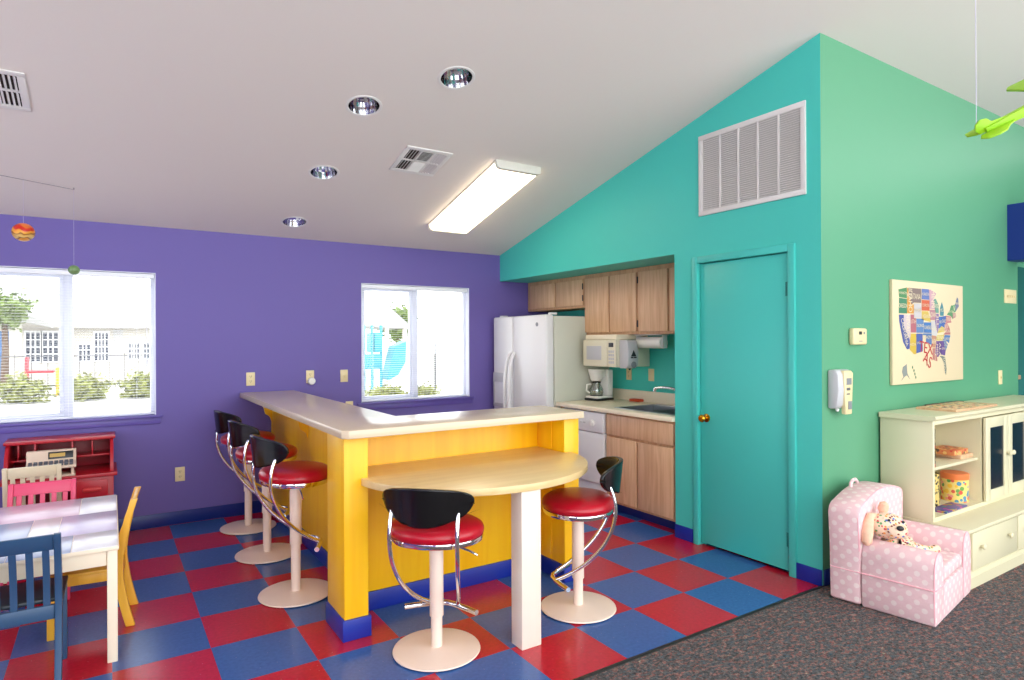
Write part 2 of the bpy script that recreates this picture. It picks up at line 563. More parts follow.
        o = bpy.data.objects.new(name, me)
        col.objects.link(o)
        if parent is not None:
            o.parent = parent
        return o

def tag(o, label, cat, group=None):
    o['label'] = label
    o['category'] = cat
    if group:
        o['group'] = group
    return o
def thing(name, label, cat, loc=(0, 0, 0), rot=0.0, group=None):
    o = bpy.data.objects.new(name, None)
    o.empty_display_size = 0.1
    o.location = loc
    o.rotation_euler = (0, 0, rot) if not isinstance(rot, tuple) else rot
    col.objects.link(o)
    return tag(o, label, cat, group)
def struct(o):
    o['kind'] = 'structure'
    return o
def copy_tree(o, label, loc, rot):
    c = o.copy()
    col.objects.link(c)
    c['label'] = label
    c.location = loc
    c.rotation_euler = (0, 0, rot) if not isinstance(rot, tuple) else rot
    for ch in o.children:
        d = ch.copy()
        col.objects.link(d)
        d.parent = c
        for g in ch.children:
            e = g.copy()
            col.objects.link(e)
            e.parent = d
    return c
def cut(o, mb):
    """subtract the builder's solid from o, leaving plain mesh behind"""
    c = mb.build('cutter', None)
    md = o.modifiers.new('b', 'BOOLEAN')
    md.object = c
    md.operation = 'DIFFERENCE'
    md.solver = 'EXACT'
    bpy.context.view_layer.update()
    dg = bpy.context.evaluated_depsgraph_get()
    me = bpy.data.meshes.new_from_object(o.evaluated_get(dg))
    o.modifiers.remove(md)
    o.data = me
    cm = c.data
    bpy.data.objects.remove(c)
    bpy.data.meshes.remove(cm)

# ------------------------------------------------------------------ camera (level eye height 1.496 m)
F_PX, YAW, PIT, ROL, EYE = 624.417, R(32.98883), R(0.079124), R(-0.252837), 1.49607
fw = Vector((math.sin(YAW) * math.cos(PIT), math.cos(YAW) * math.cos(PIT), math.sin(PIT)))
rt = Vector((math.cos(YAW), -math.sin(YAW), 0))
up = rt.cross(fw)
rt2 = math.cos(ROL) * rt + math.sin(ROL) * up
up2 = -math.sin(ROL) * rt + math.cos(ROL) * up
cam = bpy.data.cameras.new('camera')
cam.sensor_width = 36
cam.lens = F_PX / 1024 * 36
cam.clip_start = 0.02
cam.clip_end = 300
co = bpy.data.objects.new('camera', cam)
mw = Matrix((rt2, up2, -fw)).transposed().to_4x4()
mw.translation = (0, 0, EYE)
co.matrix_world = mw
col.objects.link(co)
scene.camera = co

# ------------------------------------------------------------------ the room
XT, YP, YG = 3.63, 5.83, 2.15
XB = 4.32                       # back of the kitchen recess
def CZ(y):
    return 2.435 + 0.25 * (YP - y)
XL, XR, YN = -2.4, 6.62, -2.6

o = struct(MB().box(XL, 4.4, 2.165, 5.98, -0.1, 0.0).build('floor', M['tile'], smooth=False))
o = struct(MB().box(XL, 8.2, YN, 2.155, -0.1, 0.004).build('floor', M['carpet'], smooth=False))
o['label'] = 'grey flecked carpet'
struct(MB().prism([(2.140, 0.0), (2.140, 0.005), (2.148, 0.008), (2.166, 0.003), (2.172, 0.0)], XL, 3.66, 'x').build('trim_1', M['strip'], smooth=False))

# purple wall with two window openings
W1 = (-0.83, 0.335, 0.895, 2.06)
W2 = (2.056, 3.243, 0.893, 2.06)
def wall_with_holes(name, x0, x1, z0, z1, y0, y1, holes, m):
    xs = sorted({x0, x1} | {h[0] for h in holes} | {h[1] for h in holes})
    b = MB()
    for a, c in zip(xs, xs[1:]):
        hh = [h for h in holes if h[0] <= a and h[1] >= c]
        if not hh:
            b.box(a, c, y0, y1, z0, z1)
        else:
            b.box(a, c, y0, y1, z0, hh[0][2])
            b.box(a, c, y0, y1, hh[0][3], z1)
    bmesh.ops.remove_doubles(b.bm, verts=b.bm.verts, dist=1e-4)
    return struct(b.build(name, m, smooth=False))
wall_with_holes('wall_back', XL, 4.42, -0.1, 2.47, YP, YP + 0.14, [W1, W2], M['purple'])
for k, W in ((1, W1), (2, W2)):
    x0, x1, z0, z1 = W
    yf = YP + 0.075
    wf = MB()
    t = 0.035
    wf.box(x0, x1, yf, yf + 0.06, z0, z0 + t, 0.004).box(x0, x1, yf, yf + 0.06, z1 - t, z1, 0.004)
    wf.box(x0, x0 + t, yf, yf + 0.06, z0 + t, z1 - t, 0.004).box(x1 - t, x1, yf, yf + 0.06, z0 + t, z1 - t, 0.004)
    w = struct(wf.build('window_%d' % k, M['frame']))
    xm = (x0 + x1) / 2
    MB().box(xm - 0.03, xm + 0.03, yf + 0.002, yf + 0.058, z0 + t, z1 - t, 0.004).build('mullion', M['frame'], w)
    sb = MB()
    sx0, sx1 = x0 + t, xm - 0.03
    s = 0.028
    sb.box(sx0, sx1, yf + 0.012, yf + 0.045, z0 + t, z0 + t + s, 0.003).box(sx0, sx1, yf + 0.012, yf + 0.045, z1 - t - s, z1 - t, 0.003)
    sb.box(sx0, sx0 + s, yf + 0.012, yf + 0.045, z0 + t + s, z1 - t - s, 0.003).box(sx1 - s, sx1, yf + 0.012, yf + 0.045, z0 + t + s, z1 - t - s, 0.003)
    sb.build('sliding_sash', M['frame'], w)
    MB().box(x0 + t + s, xm - 0.03 - s, yf + 0.026, yf + 0.03, z0 + t + s, z1 - t - s).build('pane', M['clear'], w, False)
    MB().box(xm + 0.03, x1 - t, yf + 0.036, yf + 0.04, z0 + t, z1 - t).build('pane', M['clear'], w, False)
    # white lining of the opening
    lin_ = MB()
    lin_.box(x1 - 0.006, x1 + 0.001, YP + 0.002, yf, z0 + .012, z1 - .006).box(x0 - 0.001, x0 + 0.006, YP + 0.002, yf, z0 + .012, z1 - .006)
    lin_.box(x0 - 0.001, x1 + 0.001, YP + 0.002, yf, z1 - 0.006, z1 + 0.001)
    lin_.build('reveal', M['frame'], w, False)
    # sill and apron, painted purple
    st = MB().box(x0 - 0.045, x1 + 0.045, YP - 0.035, YP + 0.075, z0 - 0.006, z0 + 0.012, 0.004)
    st.box(x0 - 0.03, x1 + 0.03, YP - 0.014, YP - 0.001, z0 - 0.058, z0 - 0.006, 0.003)
    struct(st.build('trim_%d' % (k + 1), M['purple_trim']))
    # mini blind in the opening, slats open
    bl = thing('window_blind', ('white mini blind with open slats in the wide window above the red desk' if k == 1
               else 'white mini blind with open slats in the window behind the bar'), 'blind', (xm, YP + 0.035, z1), 0)
    hw = (x1 - x0) / 2 - 0.012
    hb = MB().box(-hw, hw, -0.02, 0.02, -0.045, -0.010, 0.003)
    hb.build('headrail', M['blind'], bl)
    sl = MB()
    zt, zb = -0.065, -(z1 - z0) + 0.05
    n = 50
    for i in range(n):
        zz = zt + (zb - zt) * i / (n - 1)
        sl.prism([(-0.0095, zz - 0.0008), (0, zz + 0.0004), (0.0095, zz - 0.0008), (0.0095, zz - 0.0004), (0, zz + 0.0008), (-0.0095, zz - 0.0004)], -hw + 0.004, hw - 0.004, 'x')
    sl.build('slats', M['blind'], bl, False)
    MB().box(-hw, hw, -0.013, 0.013, zb - 0.030, zb - 0.016, 0.003).build('bottom_rail', M['blind'], bl)
    cd = MB()
    for q in (-hw + 0.12, 0.0, hw - 0.12):
        cd.cyl((q, -0.014, -0.04), (q, -0.014, zb - 0.02), 0.0009, n=5).cyl((q, 0.014, -0.04), (q, 0.014, zb - 0.02), 0.0009, n=5)
    cd.build('ladder_cords', M['blind'], bl)
    MB().cyl((hw - 0.05, -0.026, -0.04), (hw - 0.05, -0.026, -0.72), 0.003, n=8).cyl((hw - 0.05, -0.026, -0.70), (hw - 0.05, -0.026, -0.76), 0.006, 0.009, n=8).build('tilt_wand', M['blind'], bl)

# teal kitchen wall: header over the recess, stretch with the door, mitred at the outer corner
b = MB()
b.prism([(3.315, 2.15), (YP, 2.15), (YP, CZ(YP) + .03), (3.315, CZ(3.315) + .03)], XT, XT + 0.12, 'x')
DY0, DY1, DZ = 2.365, 3.085, 2.055
b.prism([(DY1 + .02, -0.1), (3.315, -0.1), (3.315, CZ(3.315) + .03), (DY1 + .02, CZ(DY1 + .02) + .03)], XT, XT + 0.12, 'x')
b.prism([(DY0 - .02, DZ + .02), (DY1 + .02, DZ + .02), (DY1 + .02, CZ(DY1 + .02) + .03), (DY0 - .02, CZ(DY0 - .02) + .03)], XT, XT + 0.12, 'x')
b.prism([(YG, -0.1), (DY0 - .02, -0.1), (DY0 - .02, CZ(DY0 - .02) + .03), (YG, CZ(YG) + .03)], XT, XT + 0.12, 'x')
for v in b.bm.verts:
    if abs(v.co.y - YG) < 1e-4 and v.co.x > XT + 0.1:
        v.co.y = YG + 0.12
b.box(XT + 0.12, XB + 0.1, 3.315, YP, 2.15, 2.25)                 # underside of the soffit
b.box(XB, XB + 0.1, 3.2, YP, -0.1, 2.15)                         # back of the recess
b.box(XT + 0.12, XB + 0.1, 3.2, 3.315, -0.1, 2.15)               # right return of the recess
bmesh.ops.remove_doubles(b.bm, verts=b.bm.verts, dist=1e-5)
struct(b.build('wall_right', M['teal'], smooth=False))
# sea green wall
b = MB().prism([(XT + 0.0005, YG), (XR, YG), (XR, YG + 0.12), (XT + 0.1205, YG + 0.12)], -0.1, CZ(YG) + 0.03, 'z')
b.box(XR, 8.1, YG, YG + 0.12, 2.155, CZ(YG) + 0.03)
struct(b.build('wall_front', M['green'], smooth=False))
# blue beam over the opening to the next room, and what is seen beyond the green wall's end
struct(MB().box(6.40, 6.60, -0.6, YG - 0.001, 2.155, 2.63).build('wall_beam', M['blue_wall'], smooth=False))
struct(MB().box(8.1, 8.2, YN, 5.6, -0.1, 3.4).box(XR + 0.2, 8.1, 5.5, 5.6, -0.1, 3.4).build('wall_annex', M['annex'], smooth=False))
b = MB().box(6.9, 7.05, 2.3, 3.6, 0.0, 1.12)
struct(b.build('wall_half', M['plaster'], smooth=False))
struct(MB().box(6.86, 7.09, 2.28, 3.62, 1.12, 1.16, 0.005).build('trim_4', M['oak_edge']))
# side wall out of view on the left
lw = MB()
LWIN = [(-1.6, 1.4, 0.85, 2.3), (2.6, 5.0, 0.85, 2.2)]
ys = sorted({YN, 5.97} | {h[0] for h in LWIN} | {h[1] for h in LWIN})
for y0, y1 in zip(ys, ys[1:]):
    hh = [h for h in LWIN if h[0] <= y0 and h[1] >= y1]
    zb_ = hh[0][3] if hh else -0.1
    if hh:
        lw.box(XL - 0.12, XL, y0, y1, -0.1, hh[0][2])
    lw.prism([(y0, zb_), (y1, zb_), (y1, CZ(y1) + 0.03), (y0, CZ(y0) + 0.03)], XL - 0.12, XL, 'x')
struct(lw.build('wall_left', M['purple'], smooth=False))
for k, (y0, y1, z0, z1) in enumerate(LWIN):
    f = MB()
    t = 0.04
    f.box(XL - 0.09, XL - 0.03, y0, y1, z0, z0 + t).box(XL - 0.09, XL - 0.03, y0, y1, z1 - t, z1).box(XL - 0.09, XL - 0.03, y0, y0 + t, z0, z1).box(XL - 0.09, XL - 0.03, y1 - t, y1, z0, z1)
    f.box(XL - 0.09, XL - 0.03, (y0 + y1) / 2 - .03, (y0 + y1) / 2 + .03, z0, z1)
    wn = struct(f.build('window_%d' % (k + 3), M['frame'], smooth=False))
    MB().box(XL - 0.064, XL - 0.058, y0 + t, y1 - t, z0 + t, z1 - t).build('pane', M['clear'], wn, smooth=False)

# sloping ceiling with four can openings
b = MB().prism([(YN, CZ(YN)), (5.97, CZ(5.97)), (5.97, CZ(5.97) + 0.22), (YN, CZ(YN) + 0.22)], XL - 0.12, 8.2, 'x')
ceil_o = struct(b.build('ceiling', M['ceiling'], smooth=False))
CANS = [(1.757, 3.302), (1.343, 3.743), (1.345, 4.604), (1.350, 5.487)]
kb = MB()
slope = math.atan(0.25)
tilt = Matrix.Rotation(-slope, 4, 'X')
for x, y in CANS:
    kb.cyl((0, 0, -0.1), (0, 0, 0.17), 0.097, n=36, m=Matrix.Translation((x, y, CZ(y))) @ tilt)
cut(ceil_o, kb)

# baseboards
struct(MB().box(XL, 1.20, YP - 0.012, YP - 0.0005, 0, 0.105, 0.003).box(1.32, XT, YP - 0.012, YP - 0.0005, 0, 0.105, 0.003).build('baseboard_back', M['cove_dark']))
b = MB().box(XT - 0.011, XT - 0.0005, YG + .002, 2.318, 0.0, 0.1, 0.003).box(XT - 0.011, XT - 0.0005, 3.142, 3.315, 0.0, 0.1, 0.003)
struct(b.build('baseboard_right', M['cove']))
struct(MB().box(XT + 0.01, XR, YG - 0.011, YG - 0.0005, 0.004, 0.1, 0.003).build('baseboard_front', M['cove_dark']))

# pantry door
d = MB().box(XT + 0.012, XT + 0.05, DY0 + .006, DY1 - .006, 0.022, DZ - .006, 0.002)
dr = struct(d.build('door_1', M['teal_door']))
fr = MB()
cw = 0.048
fr.box(XT - 0.016, XT + 0.10, DY0 - cw, DY0, 0.0, DZ + cw, 0.004)
fr.box(XT - 0.016, XT + 0.10, DY1, DY1 + cw, 0.0, DZ + cw, 0.004)
fr.box(XT - 0.016, XT + 0.10, DY0, DY1, DZ, DZ + cw, 0.004)
fr.box(XT + 0.052, XT + 0.07, DY0, DY0 + .014, 0, DZ).box(XT + 0.052, XT + 0.07, DY1 - .014, DY1, 0, DZ)
fr.build('door_frame', M['teal_door'], dr)
kn = MB().lathe([(0.0, -0.012), (0.031, -0.012), (0.031, -0.006), (0.012, -0.002), (0.011, 0.02), (0.018, 0.026), (0.027, 0.036), (0.028, 0.046), (0.02, 0.056), (0.0, 0.058)], 24,
                m=Matrix.Translation((XT + 0.002, DY1 - 0.058, 0.932)) @ Matrix.Rotation(-PI / 2, 4, 'Y'))
kn.build('door_knob', M['brass'], dr)
for z in (1.82, 0.22):
    MB().cyl((XT - 0.004, DY0 + 0.002, z - 0.045), (XT - 0.004, DY0 + 0.002, z + 0.045), 0.007, n=10).box(XT + 0.009, XT + 0.0125, DY0 + .004, DY0 + .03, z - 0.045, z + 0.045).build('hinge', M['hinge'], dr)
# dark closet behind the gap under the door
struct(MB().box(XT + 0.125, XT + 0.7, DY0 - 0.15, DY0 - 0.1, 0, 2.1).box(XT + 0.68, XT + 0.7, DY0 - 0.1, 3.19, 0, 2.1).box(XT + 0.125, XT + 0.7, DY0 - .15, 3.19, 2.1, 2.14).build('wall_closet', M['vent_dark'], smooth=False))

# ------------------------------------------------------------------ ceiling fittings
for k, (x, y) in enumerate(CANS):
    t = thing('recessed_light', ['round recessed chrome ceiling downlight farthest from the purple wall, highest in the photo',
                                 'round recessed chrome ceiling downlight left of the square ceiling vent, second highest in the photo',
                                 'small recessed chrome ceiling downlight between square vent and purple wall, third highest in photo',
                                 'smallest recessed chrome ceiling downlight, close above the purple wall'][k], 'ceiling light', (x, y, CZ(y)), (-slope, 0, 0), 'recessed ceiling lights')
    MB().lathe([(0.095, 0.004), (0.095, -0.003), (0.108, -0.005), (0.112, -0.002), (0.112, 0.0), (0.095, 0.004)], 40, cap=False).build('trim_ring', M['vent'], t)
    MB().lathe([(0.094, 0.0), (0.090, 0.05), (0.078, 0.10), (0.060, 0.145), (0.0, 0.15), (0.0, 0.153), (0.062, 0.149), (0.081, 0.10), (0.093, 0.05), (0.0965, 0.0)], 22, cap=False).build('reflector', M['chrome'], t, smooth=False)
    MB().lathe([(0.0, 0.098), (0.02, 0.100), (0.030, 0.110), (0.030, 0.118), (0.022, 0.132), (0.016, 0.146), (0.0, 0.146)], 24).build('bulb', M['bulb'], t)

# fluorescent wrap fixture
fx = thing('fluorescent_light', 'lit rectangular fluorescent ceiling fixture beside the teal wall', 'ceiling light', (2.70, 4.66, CZ(4.66)), (-slope, 0, 0))
pr = [(-0.205, -0.012), (-0.195, -0.050), (-0.17, -0.062), (0.17, -0.062), (0.195, -0.050), (0.205, -0.012)]
MB().prism(pr, -0.60, 0.60, 'y', bev=0.006).build('lens', M['lens'], fx)
MB().box(-0.205, 0.205, -0.63, 0.63, -0.012, 0.0).build('pan', M['lampcap'], fx)
pc = [(-0.212, -0.002), (-0.202, -0.055), (-0.173, -0.068), (0.173, -0.068), (0.202, -0.055), (0.212, -0.002)]
for s0, s1 in ((-0.63, -0.60), (0.60, 0.63)):
    MB().prism(pc, s0, s1, 'y', bev=0.003).build('end_cap', M['lampcap'], fx)

# square four-way ceiling registers
def register(label, x, y):
    t = thing('ceiling_vent', label, 'vent', (x, y, CZ(y)), (-slope, 0, 0), 'ceiling air registers')
    h = 0.18
    f = MB()
    for a in ((-h, h, -h, -h + .035), (-h, h, h - .035, h), (-h, -h + .035, -h + .035, h - .035), (h - .035, h, -h + .035, h - .035)):
        f.box(a[0], a[1], a[2], a[3], -0.010, -0.001, 0.002)
    f.box(-0.145, 0.145, -0.008, 0.008, -0.009, -0.002).box(-0.058, -0.044, -0.145, 0.145, -0.009, -0.002).box(0.044, 0.058, -0.145, 0.145, -0.009, -0.002)
    f.build('frame', M['vent'], t)
    MB().box(-0.146, 0.146, -0.146, 0.146, -0.0022, -0.0008).build('duct', M['vent_dark'], t)
    s = MB()
    # middle column: blades across, throwing one way in each half
    for k in range(8):
        for sg in (-1, 1):
            yy = sg * (0.016 + k * 0.0165)
            s.box(-0.043, 0.043, -0.0075, 0.0075, -0.0008, 0.0008, m=Matrix.Translation((0, yy + sg * .006, -0.0075)) @ Matrix.Rotation(-sg * 0.75, 4, 'X'))
    # side columns: blades along
    for sg in (-1, 1):
        for k in range(4):
            xx = sg * (0.068 + k * 0.022)
            for y0, y1 in ((-0.144, -0.01), (0.01, 0.144)):
                s.box(-0.008, 0.008, y0, y1, -0.0008, 0.0008, m=Matrix.Translation((xx, 0, -0.0075)) @ Matrix.Rotation(sg * 0.75, 4, 'Y'))
    s.build('blades', M['vent'], t)
    return t
register('white square ceiling vent left of the fluorescent fixture', 1.955, 4.245)
register('white square ceiling vent at the left edge of the photo', -0.530, 4.215)

# return air grille on the teal wall
g = thing('air_return_grille', 'large white louvred air return grille above the teal door', 'vent', (XT, 2.655, 2.685), 0)
hw, hh = 0.415, 0.29
f = MB()
f.box(-0.014, -0.001, -hw, hw, -hh, -hh + 0.035, 0.003).box(-0.014, -0.001, -hw, hw, hh - 0.035, hh, 0.003)
f.box(-0.014, -0.001, -hw, -hw + 0.035, -hh + 0.035, hh - 0.035, 0.003).box(-0.014, -0.001, hw - 0.035, hw, -hh + 0.035, hh - 0.035, 0.003)
f.build('frame', M['vent'], g)
bw = 2 * (hw - 0.035)
bars = MB()
for k in range(1, 5):
    yy = -hw + 0.035 + bw * k / 5
    bars.box(-0.013, -0.002, yy - 0.006, yy + 0.006, -hh + 0.03, hh - 0.03)
bars.build('divider_bars', M['vent'], g)
MB().box(-0.003, -0.0008, -hw + .03, hw - .03, -hh + .03, hh - .03).build('filter', M['filter'], g)
s = MB()
for k in range(36):
    zz = -hh + 0.042 + k * 0.0144
    s.box(-0.006, 0.006, -hw + .034, hw - .034, -0.0009, 0.0009, m=Matrix.Translation((-0.008, 0, zz)) @ Matrix.Rotation(-0.6, 4, 'Y'))
s.build('louvres', M['vent'], g)

# ------------------------------------------------------------------ L-shaped bar
bar = thing('breakfast_bar', 'yellow L-shaped breakfast bar base with blue kick boards', 'bar counter', (1.0, 3.07, 0))
def at(o, mb, name, m, **k):
    """build world-coordinate geometry under a parent that sits at o.location"""
    bmesh.ops.translate(mb.bm, verts=mb.bm.verts, vec=-Vector(o.location))
    return mb.build(name, m, o, **k)
CT0, CT1 = 1.016, 1.058
at(bar, MB().box(0.99, 1.115, 3.07, 3.352, 0.1, CT0, 0.003), 'end_post', M['yellow'])
at(bar, MB().box(2.375, 2.49, 3.07, 3.352, 0.1, CT0, 0.003).box(2.371, 2.376, 3.20, 3.352, 0.1, CT0, 0.001), 'end_post', M['yellow'])
at(bar, MB().box(1.105, 2.485, 3.353, 3.45, 0.1, CT0, 0.002), 'front_panel', M['yellow'])
at(bar, MB().box(1.225, 1.34, 3.451, YP - 0.002, 0.1, CT0, 0.002), 'side_panel', M['yellow'])
def corbel(y):
    pts = [(1.225, CT0), (1.105, CT0), (1.108, CT0 - 0.03), (1.118, CT0 - 0.055), (1.14, CT0 - 0.075), (1.158, CT0 - 0.10), (1.164, CT0 - 0.13), (1.172, CT0 - 0.155), (1.195, CT0 - 0.17), (1.21, CT0 - 0.185), (1.225, CT0 - 0.23)]
    return MB().prism(pts, y - 0.02, y + 0.02, 'y', bev=0.002)
at(bar, corbel(YP - 0.03), 'corbel', M['yellow'])
at(bar, corbel(4.63), 'corbel', M['yellow'])
kb = MB()
at(bar, kb.box(0.978, 1.127, 3.058, 3.352, 0.0, 0.105, 0.004), 'kick_board', M['cove'])
at(bar, MB().box(2.363, 2.502, 3.058, 3.352, 0.0, 0.105, 0.004), 'kick_board', M['cove'])
at(bar, MB().box(1.128, 2.362, 3.341, 3.3525, 0, 0.105, 0.003), 'kick_board', M['cove'])
at(bar, MB().box(1.213, 1.2245, 3.46, YP - 0.014, 0, 0.105, 0.003), 'kick_board', M['cove'])
ctp = [(0.965, 3.03), (0.995, 3.0), (2.478, 3.0), (2.478, 3.455), (1.425, 3.455), (1.425, YP - 0.001), (0.965, YP - 0.001)]
ct = MB().prism(ctp, CT0 + 0.0005, CT1, 'z', bev=0.004)
tag(ct.build('bar_countertop', M['laminate']), 'beige laminate L-shaped countertop on the yellow bar', 'countertop')

# half-round table against the bar
ht = thing('half_round_table', 'low half-round birch table top fixed to the yellow bar on one square leg', 'table', (1.733, 3.11, 0))
ang = [PI + PI * k / 40 for k in range(41)]
poly = [(-0.618, 0.241), (-0.618, -0.042), (-0.655, -0.042)] + [((0.658 if math.cos(q) < 0 else 0.690) * math.cos(q), 0.622 * math.sin(q)) for q in ang if math.sin(q) < -0.075] + [(0.687, -0.042), (0.636, -0.042), (0.636, 0.241)]
MB().prism(poly, 0.768, 0.804, 'z', bev=0.003).build('tabletop', M['oakpale'], ht)
MB().box(-0.056, 0.058, -0.605, -0.51, 0.0, 0.7675, 0.003).build('leg', M['whitish'], ht)

# ------------------------------------------------------------------ bar stools (local +y is forward)
def bez(p0, p1, p2, p3, n=14):
    out = []
    for i in range(n + 1):
        t = i / n
        out.append(tuple((1 - t) ** 3 * a + 3 * (1 - t) ** 2 * t * b_ + 3 * (1 - t) * t * t * c + t ** 3 * d_ for a, b_, c, d_ in zip(p0, p1, p2, p3)))
    return out
def make_stool(label, loc, rot, z0):
    t = thing('bar_stool', label, 'bar stool', loc, rot, 'red and chrome bar stools')
    bs = MB().lathe([(0.0, 0.004), (0.205, 0.004), (0.211, 0.008), (0.209, 0.014), (0.19, 0.018), (0.06, 0.024), (0.03, 0.026), (0.0, 0.026)], 56)
    for k in range(8):
        a = 2 * PI * k / 8
        bs.cyl((0.19 * math.cos(a), 0.19 * math.sin(a), 0.0), (0.19 * math.cos(a), 0.19 * math.sin(a), 0.008), 0.008, n=8)
    bs.build('base', M['powder'], t)
    MB().cyl((0, 0, 0.024), (0, 0, z0 + 0.02), 0.0275, n=28).build('lower_tube', M['powder'], t)
    MB().cyl((0, 0, z0), (0, 0, z0 + 0.355), 0.0335, n=28, bev=0.003).build('pole', M['powder'], t)
    # seat pad: slightly wider than deep, dished dome
    sx, sy = 1.0, 0.86
    sm = Matrix.Translation((0, 0.0, z0)) @ Matrix.Diagonal((sx, sy, 1, 1))
    MB().lathe([(0.0, 0.402), (0.222, 0.402), (0.232, 0.412), (0.234, 0.428), (0.226, 0.446), (0.20, 0.460), (0.15, 0.470), (0.08, 0.474), (0.0, 0.475)], 56, m=sm).build('seat', M['vinylred'], t)
    MB().lathe([(0.0, 0.352), (0.06, 0.352), (0.075, 0.362), (0.20, 0.372), (0.226, 0.378), (0.231, 0.39), (0.228, 0.4015), (0.0, 0.4015)], 56, m=sm).build('seat_ring', M['chrome'], t)
    # curved bean-shaped backrest
    b = bmesh.new()
    nu, nv = 28, 12
    def surf(u, v, off):
        # u lateral -1..1, v 0..1 bottom to top
        wl = 0.218 * (max(0.0, 1 - (1 - min(v / 0.62, 1.0)) ** 2) ** 0.5 * 0.52 + 0.48)
        if v > 0.62:
            wl *= (1 - ((v - 0.62) / 0.38) ** 3.2 * 0.30)
        lat = u * wl
        z = 0.486 + 0.182 * v - 0.016 * (abs(u) ** 2.2) * (1 if v > 0.5 else 0.0) + 0.022 * abs(u) ** 2.5 * (1 - v)
        curve = 0.11 * (lat / 0.21) ** 2
        y = -0.222 + curve - 0.02 * v
        nrm = Vector((-lat * 0.11 * 2 / 0.21 ** 2, 1, 0)).normalized()
        return Vector((lat, y, z0 + z)) + nrm * off
    th = 0.011
    A = [[b.verts.new(surf(-1 + 2 * i / nu, j / nv, th)) for i in range(nu + 1)] for j in range(nv + 1)]
    B = [[b.verts.new(surf(-1 + 2 * i / nu, j / nv, -th)) for i in range(nu + 1)] for j in range(nv + 1)]
    for j in range(nv):
        for i in range(nu):
            b.faces.new((A[j][i], A[j][i + 1], A[j + 1][i + 1], A[j + 1][i]))
            b.faces.new((B[j][i], B[j + 1][i], B[j + 1][i + 1], B[j][i + 1]))
    for i in range(nu):
        b.faces.new((A[0][i], B[0][i], B[0][i + 1], A[0][i + 1]))
        b.faces.new((A[nv][i], A[nv][i + 1], B[nv][i + 1], B[nv][i]))
    for j in range(nv):
        b.faces.new((A[j][0], A[j + 1][0], B[j + 1][0], B[j][0]))
        b.faces.new((A[j][nu], B[j][nu], B[j + 1][nu], A[j + 1][nu]))
    bmesh.ops.recalc_face_normals(b, faces=b.faces[:])
    rim = [e for e in b.edges if e.calc_face_angle(0) > 1.0]
    bmesh.ops.bevel(b, geom=rim, offset=0.006, segments=3, affect='EDGES', profile=0.5)
    k = MB()
    k._merge(b)
    k.build('backrest', M['black'], t)
    # two chrome tubes sweeping from the backrest under the seat to the foot bar
    for s in (-1, 1):
        p = bez((s * 0.158, -0.164, z0 + 0.553), (s * 0.167, -0.262, z0 + 0.36), (s * 0.160, -0.13, z0 + 0.145), (s * 0.072, 0.118, z0 + 0.012), 22)
        MB().tube(p, 0.0105, 12).build('chrome_tube', M['chrome'], t)
    fp = [(-0.185, 0.055, z0 + 0.004)] + [(-0.14, 0.082, z0 + 0.004), (-0.075, 0.118, z0 + 0.004), (-0.02, 0.142, z0 + 0.004), (0.02, 0.142, z0 + 0.004), (0.075, 0.118, z0 + 0.004), (0.14, 0.082, z0 + 0.004), (0.185, 0.055, z0 + 0.004)]
    MB().tube(fp, 0.0135, 14).build('foot_bar', M['chrome'], t)
    MB().tube([(0.03, 0, z0 + 0.345), (0.10, -0.01, z0 + 0.345), (0.175, -0.025, z0 + 0.33), (0.215, -0.035, z0 + 0.316)], 0.005, 8).build('lever', M['chrome'], t)
    return t
ZH, ZL = 0.295, 0.17
st3 = make_stool('tall red bar stool on the long side of the bar, nearest the corner post', (0.938, 3.812, 0), R(6 - 90), ZH)
copy_tree(st3, 'tall red bar stool on the long side of the bar, middle of three', (0.944, 4.632, 0), R(6 - 90))
copy_tree(st3, 'tall red bar stool on the long side of the bar, closest to the purple wall', (0.954, 5.382, 0), R(7 - 90))
st4 = make_stool('lower red bar stool seen from behind, in front of the half-round table', (1.335, 2.737, 0), R(46 - 90), ZL)
copy_tree(st4, 'lower red bar stool seen from the side, right of the half-round table leg', (2.208, 2.733, 0), R(142 - 90))

# ------------------------------------------------------------------ kitchen recess
# worktop with backsplash
wt = MB()
SX0, SX1, SY0, SY1 = 3.72, 4.18, 3.36, 4.06       # sink cut-out
wt.box(3.60, SX0, 3.32, 4.785, 0.872, 0.91, 0.006).box(SX1, XB - 0.001, 3.32, 4.785, 0.872, 0.91)
wt.box(SX0, SX1, 3.32, SY0, 0.872, 0.91).box(SX0, SX1, SY1, 4.785, 0.872, 0.91)
kt = thing('kitchen_worktop', 'cream laminate kitchen worktop in the recess', 'countertop', (3.95, 4.05, 0.872))
at(kt, wt, 'worktop', M['cream'])
at(kt, MB().box(XB - 0.022, XB - 0.001, 3.32, 4.785, 0.9105, 1.012, 0.003), 'backsplash', M['cream'])
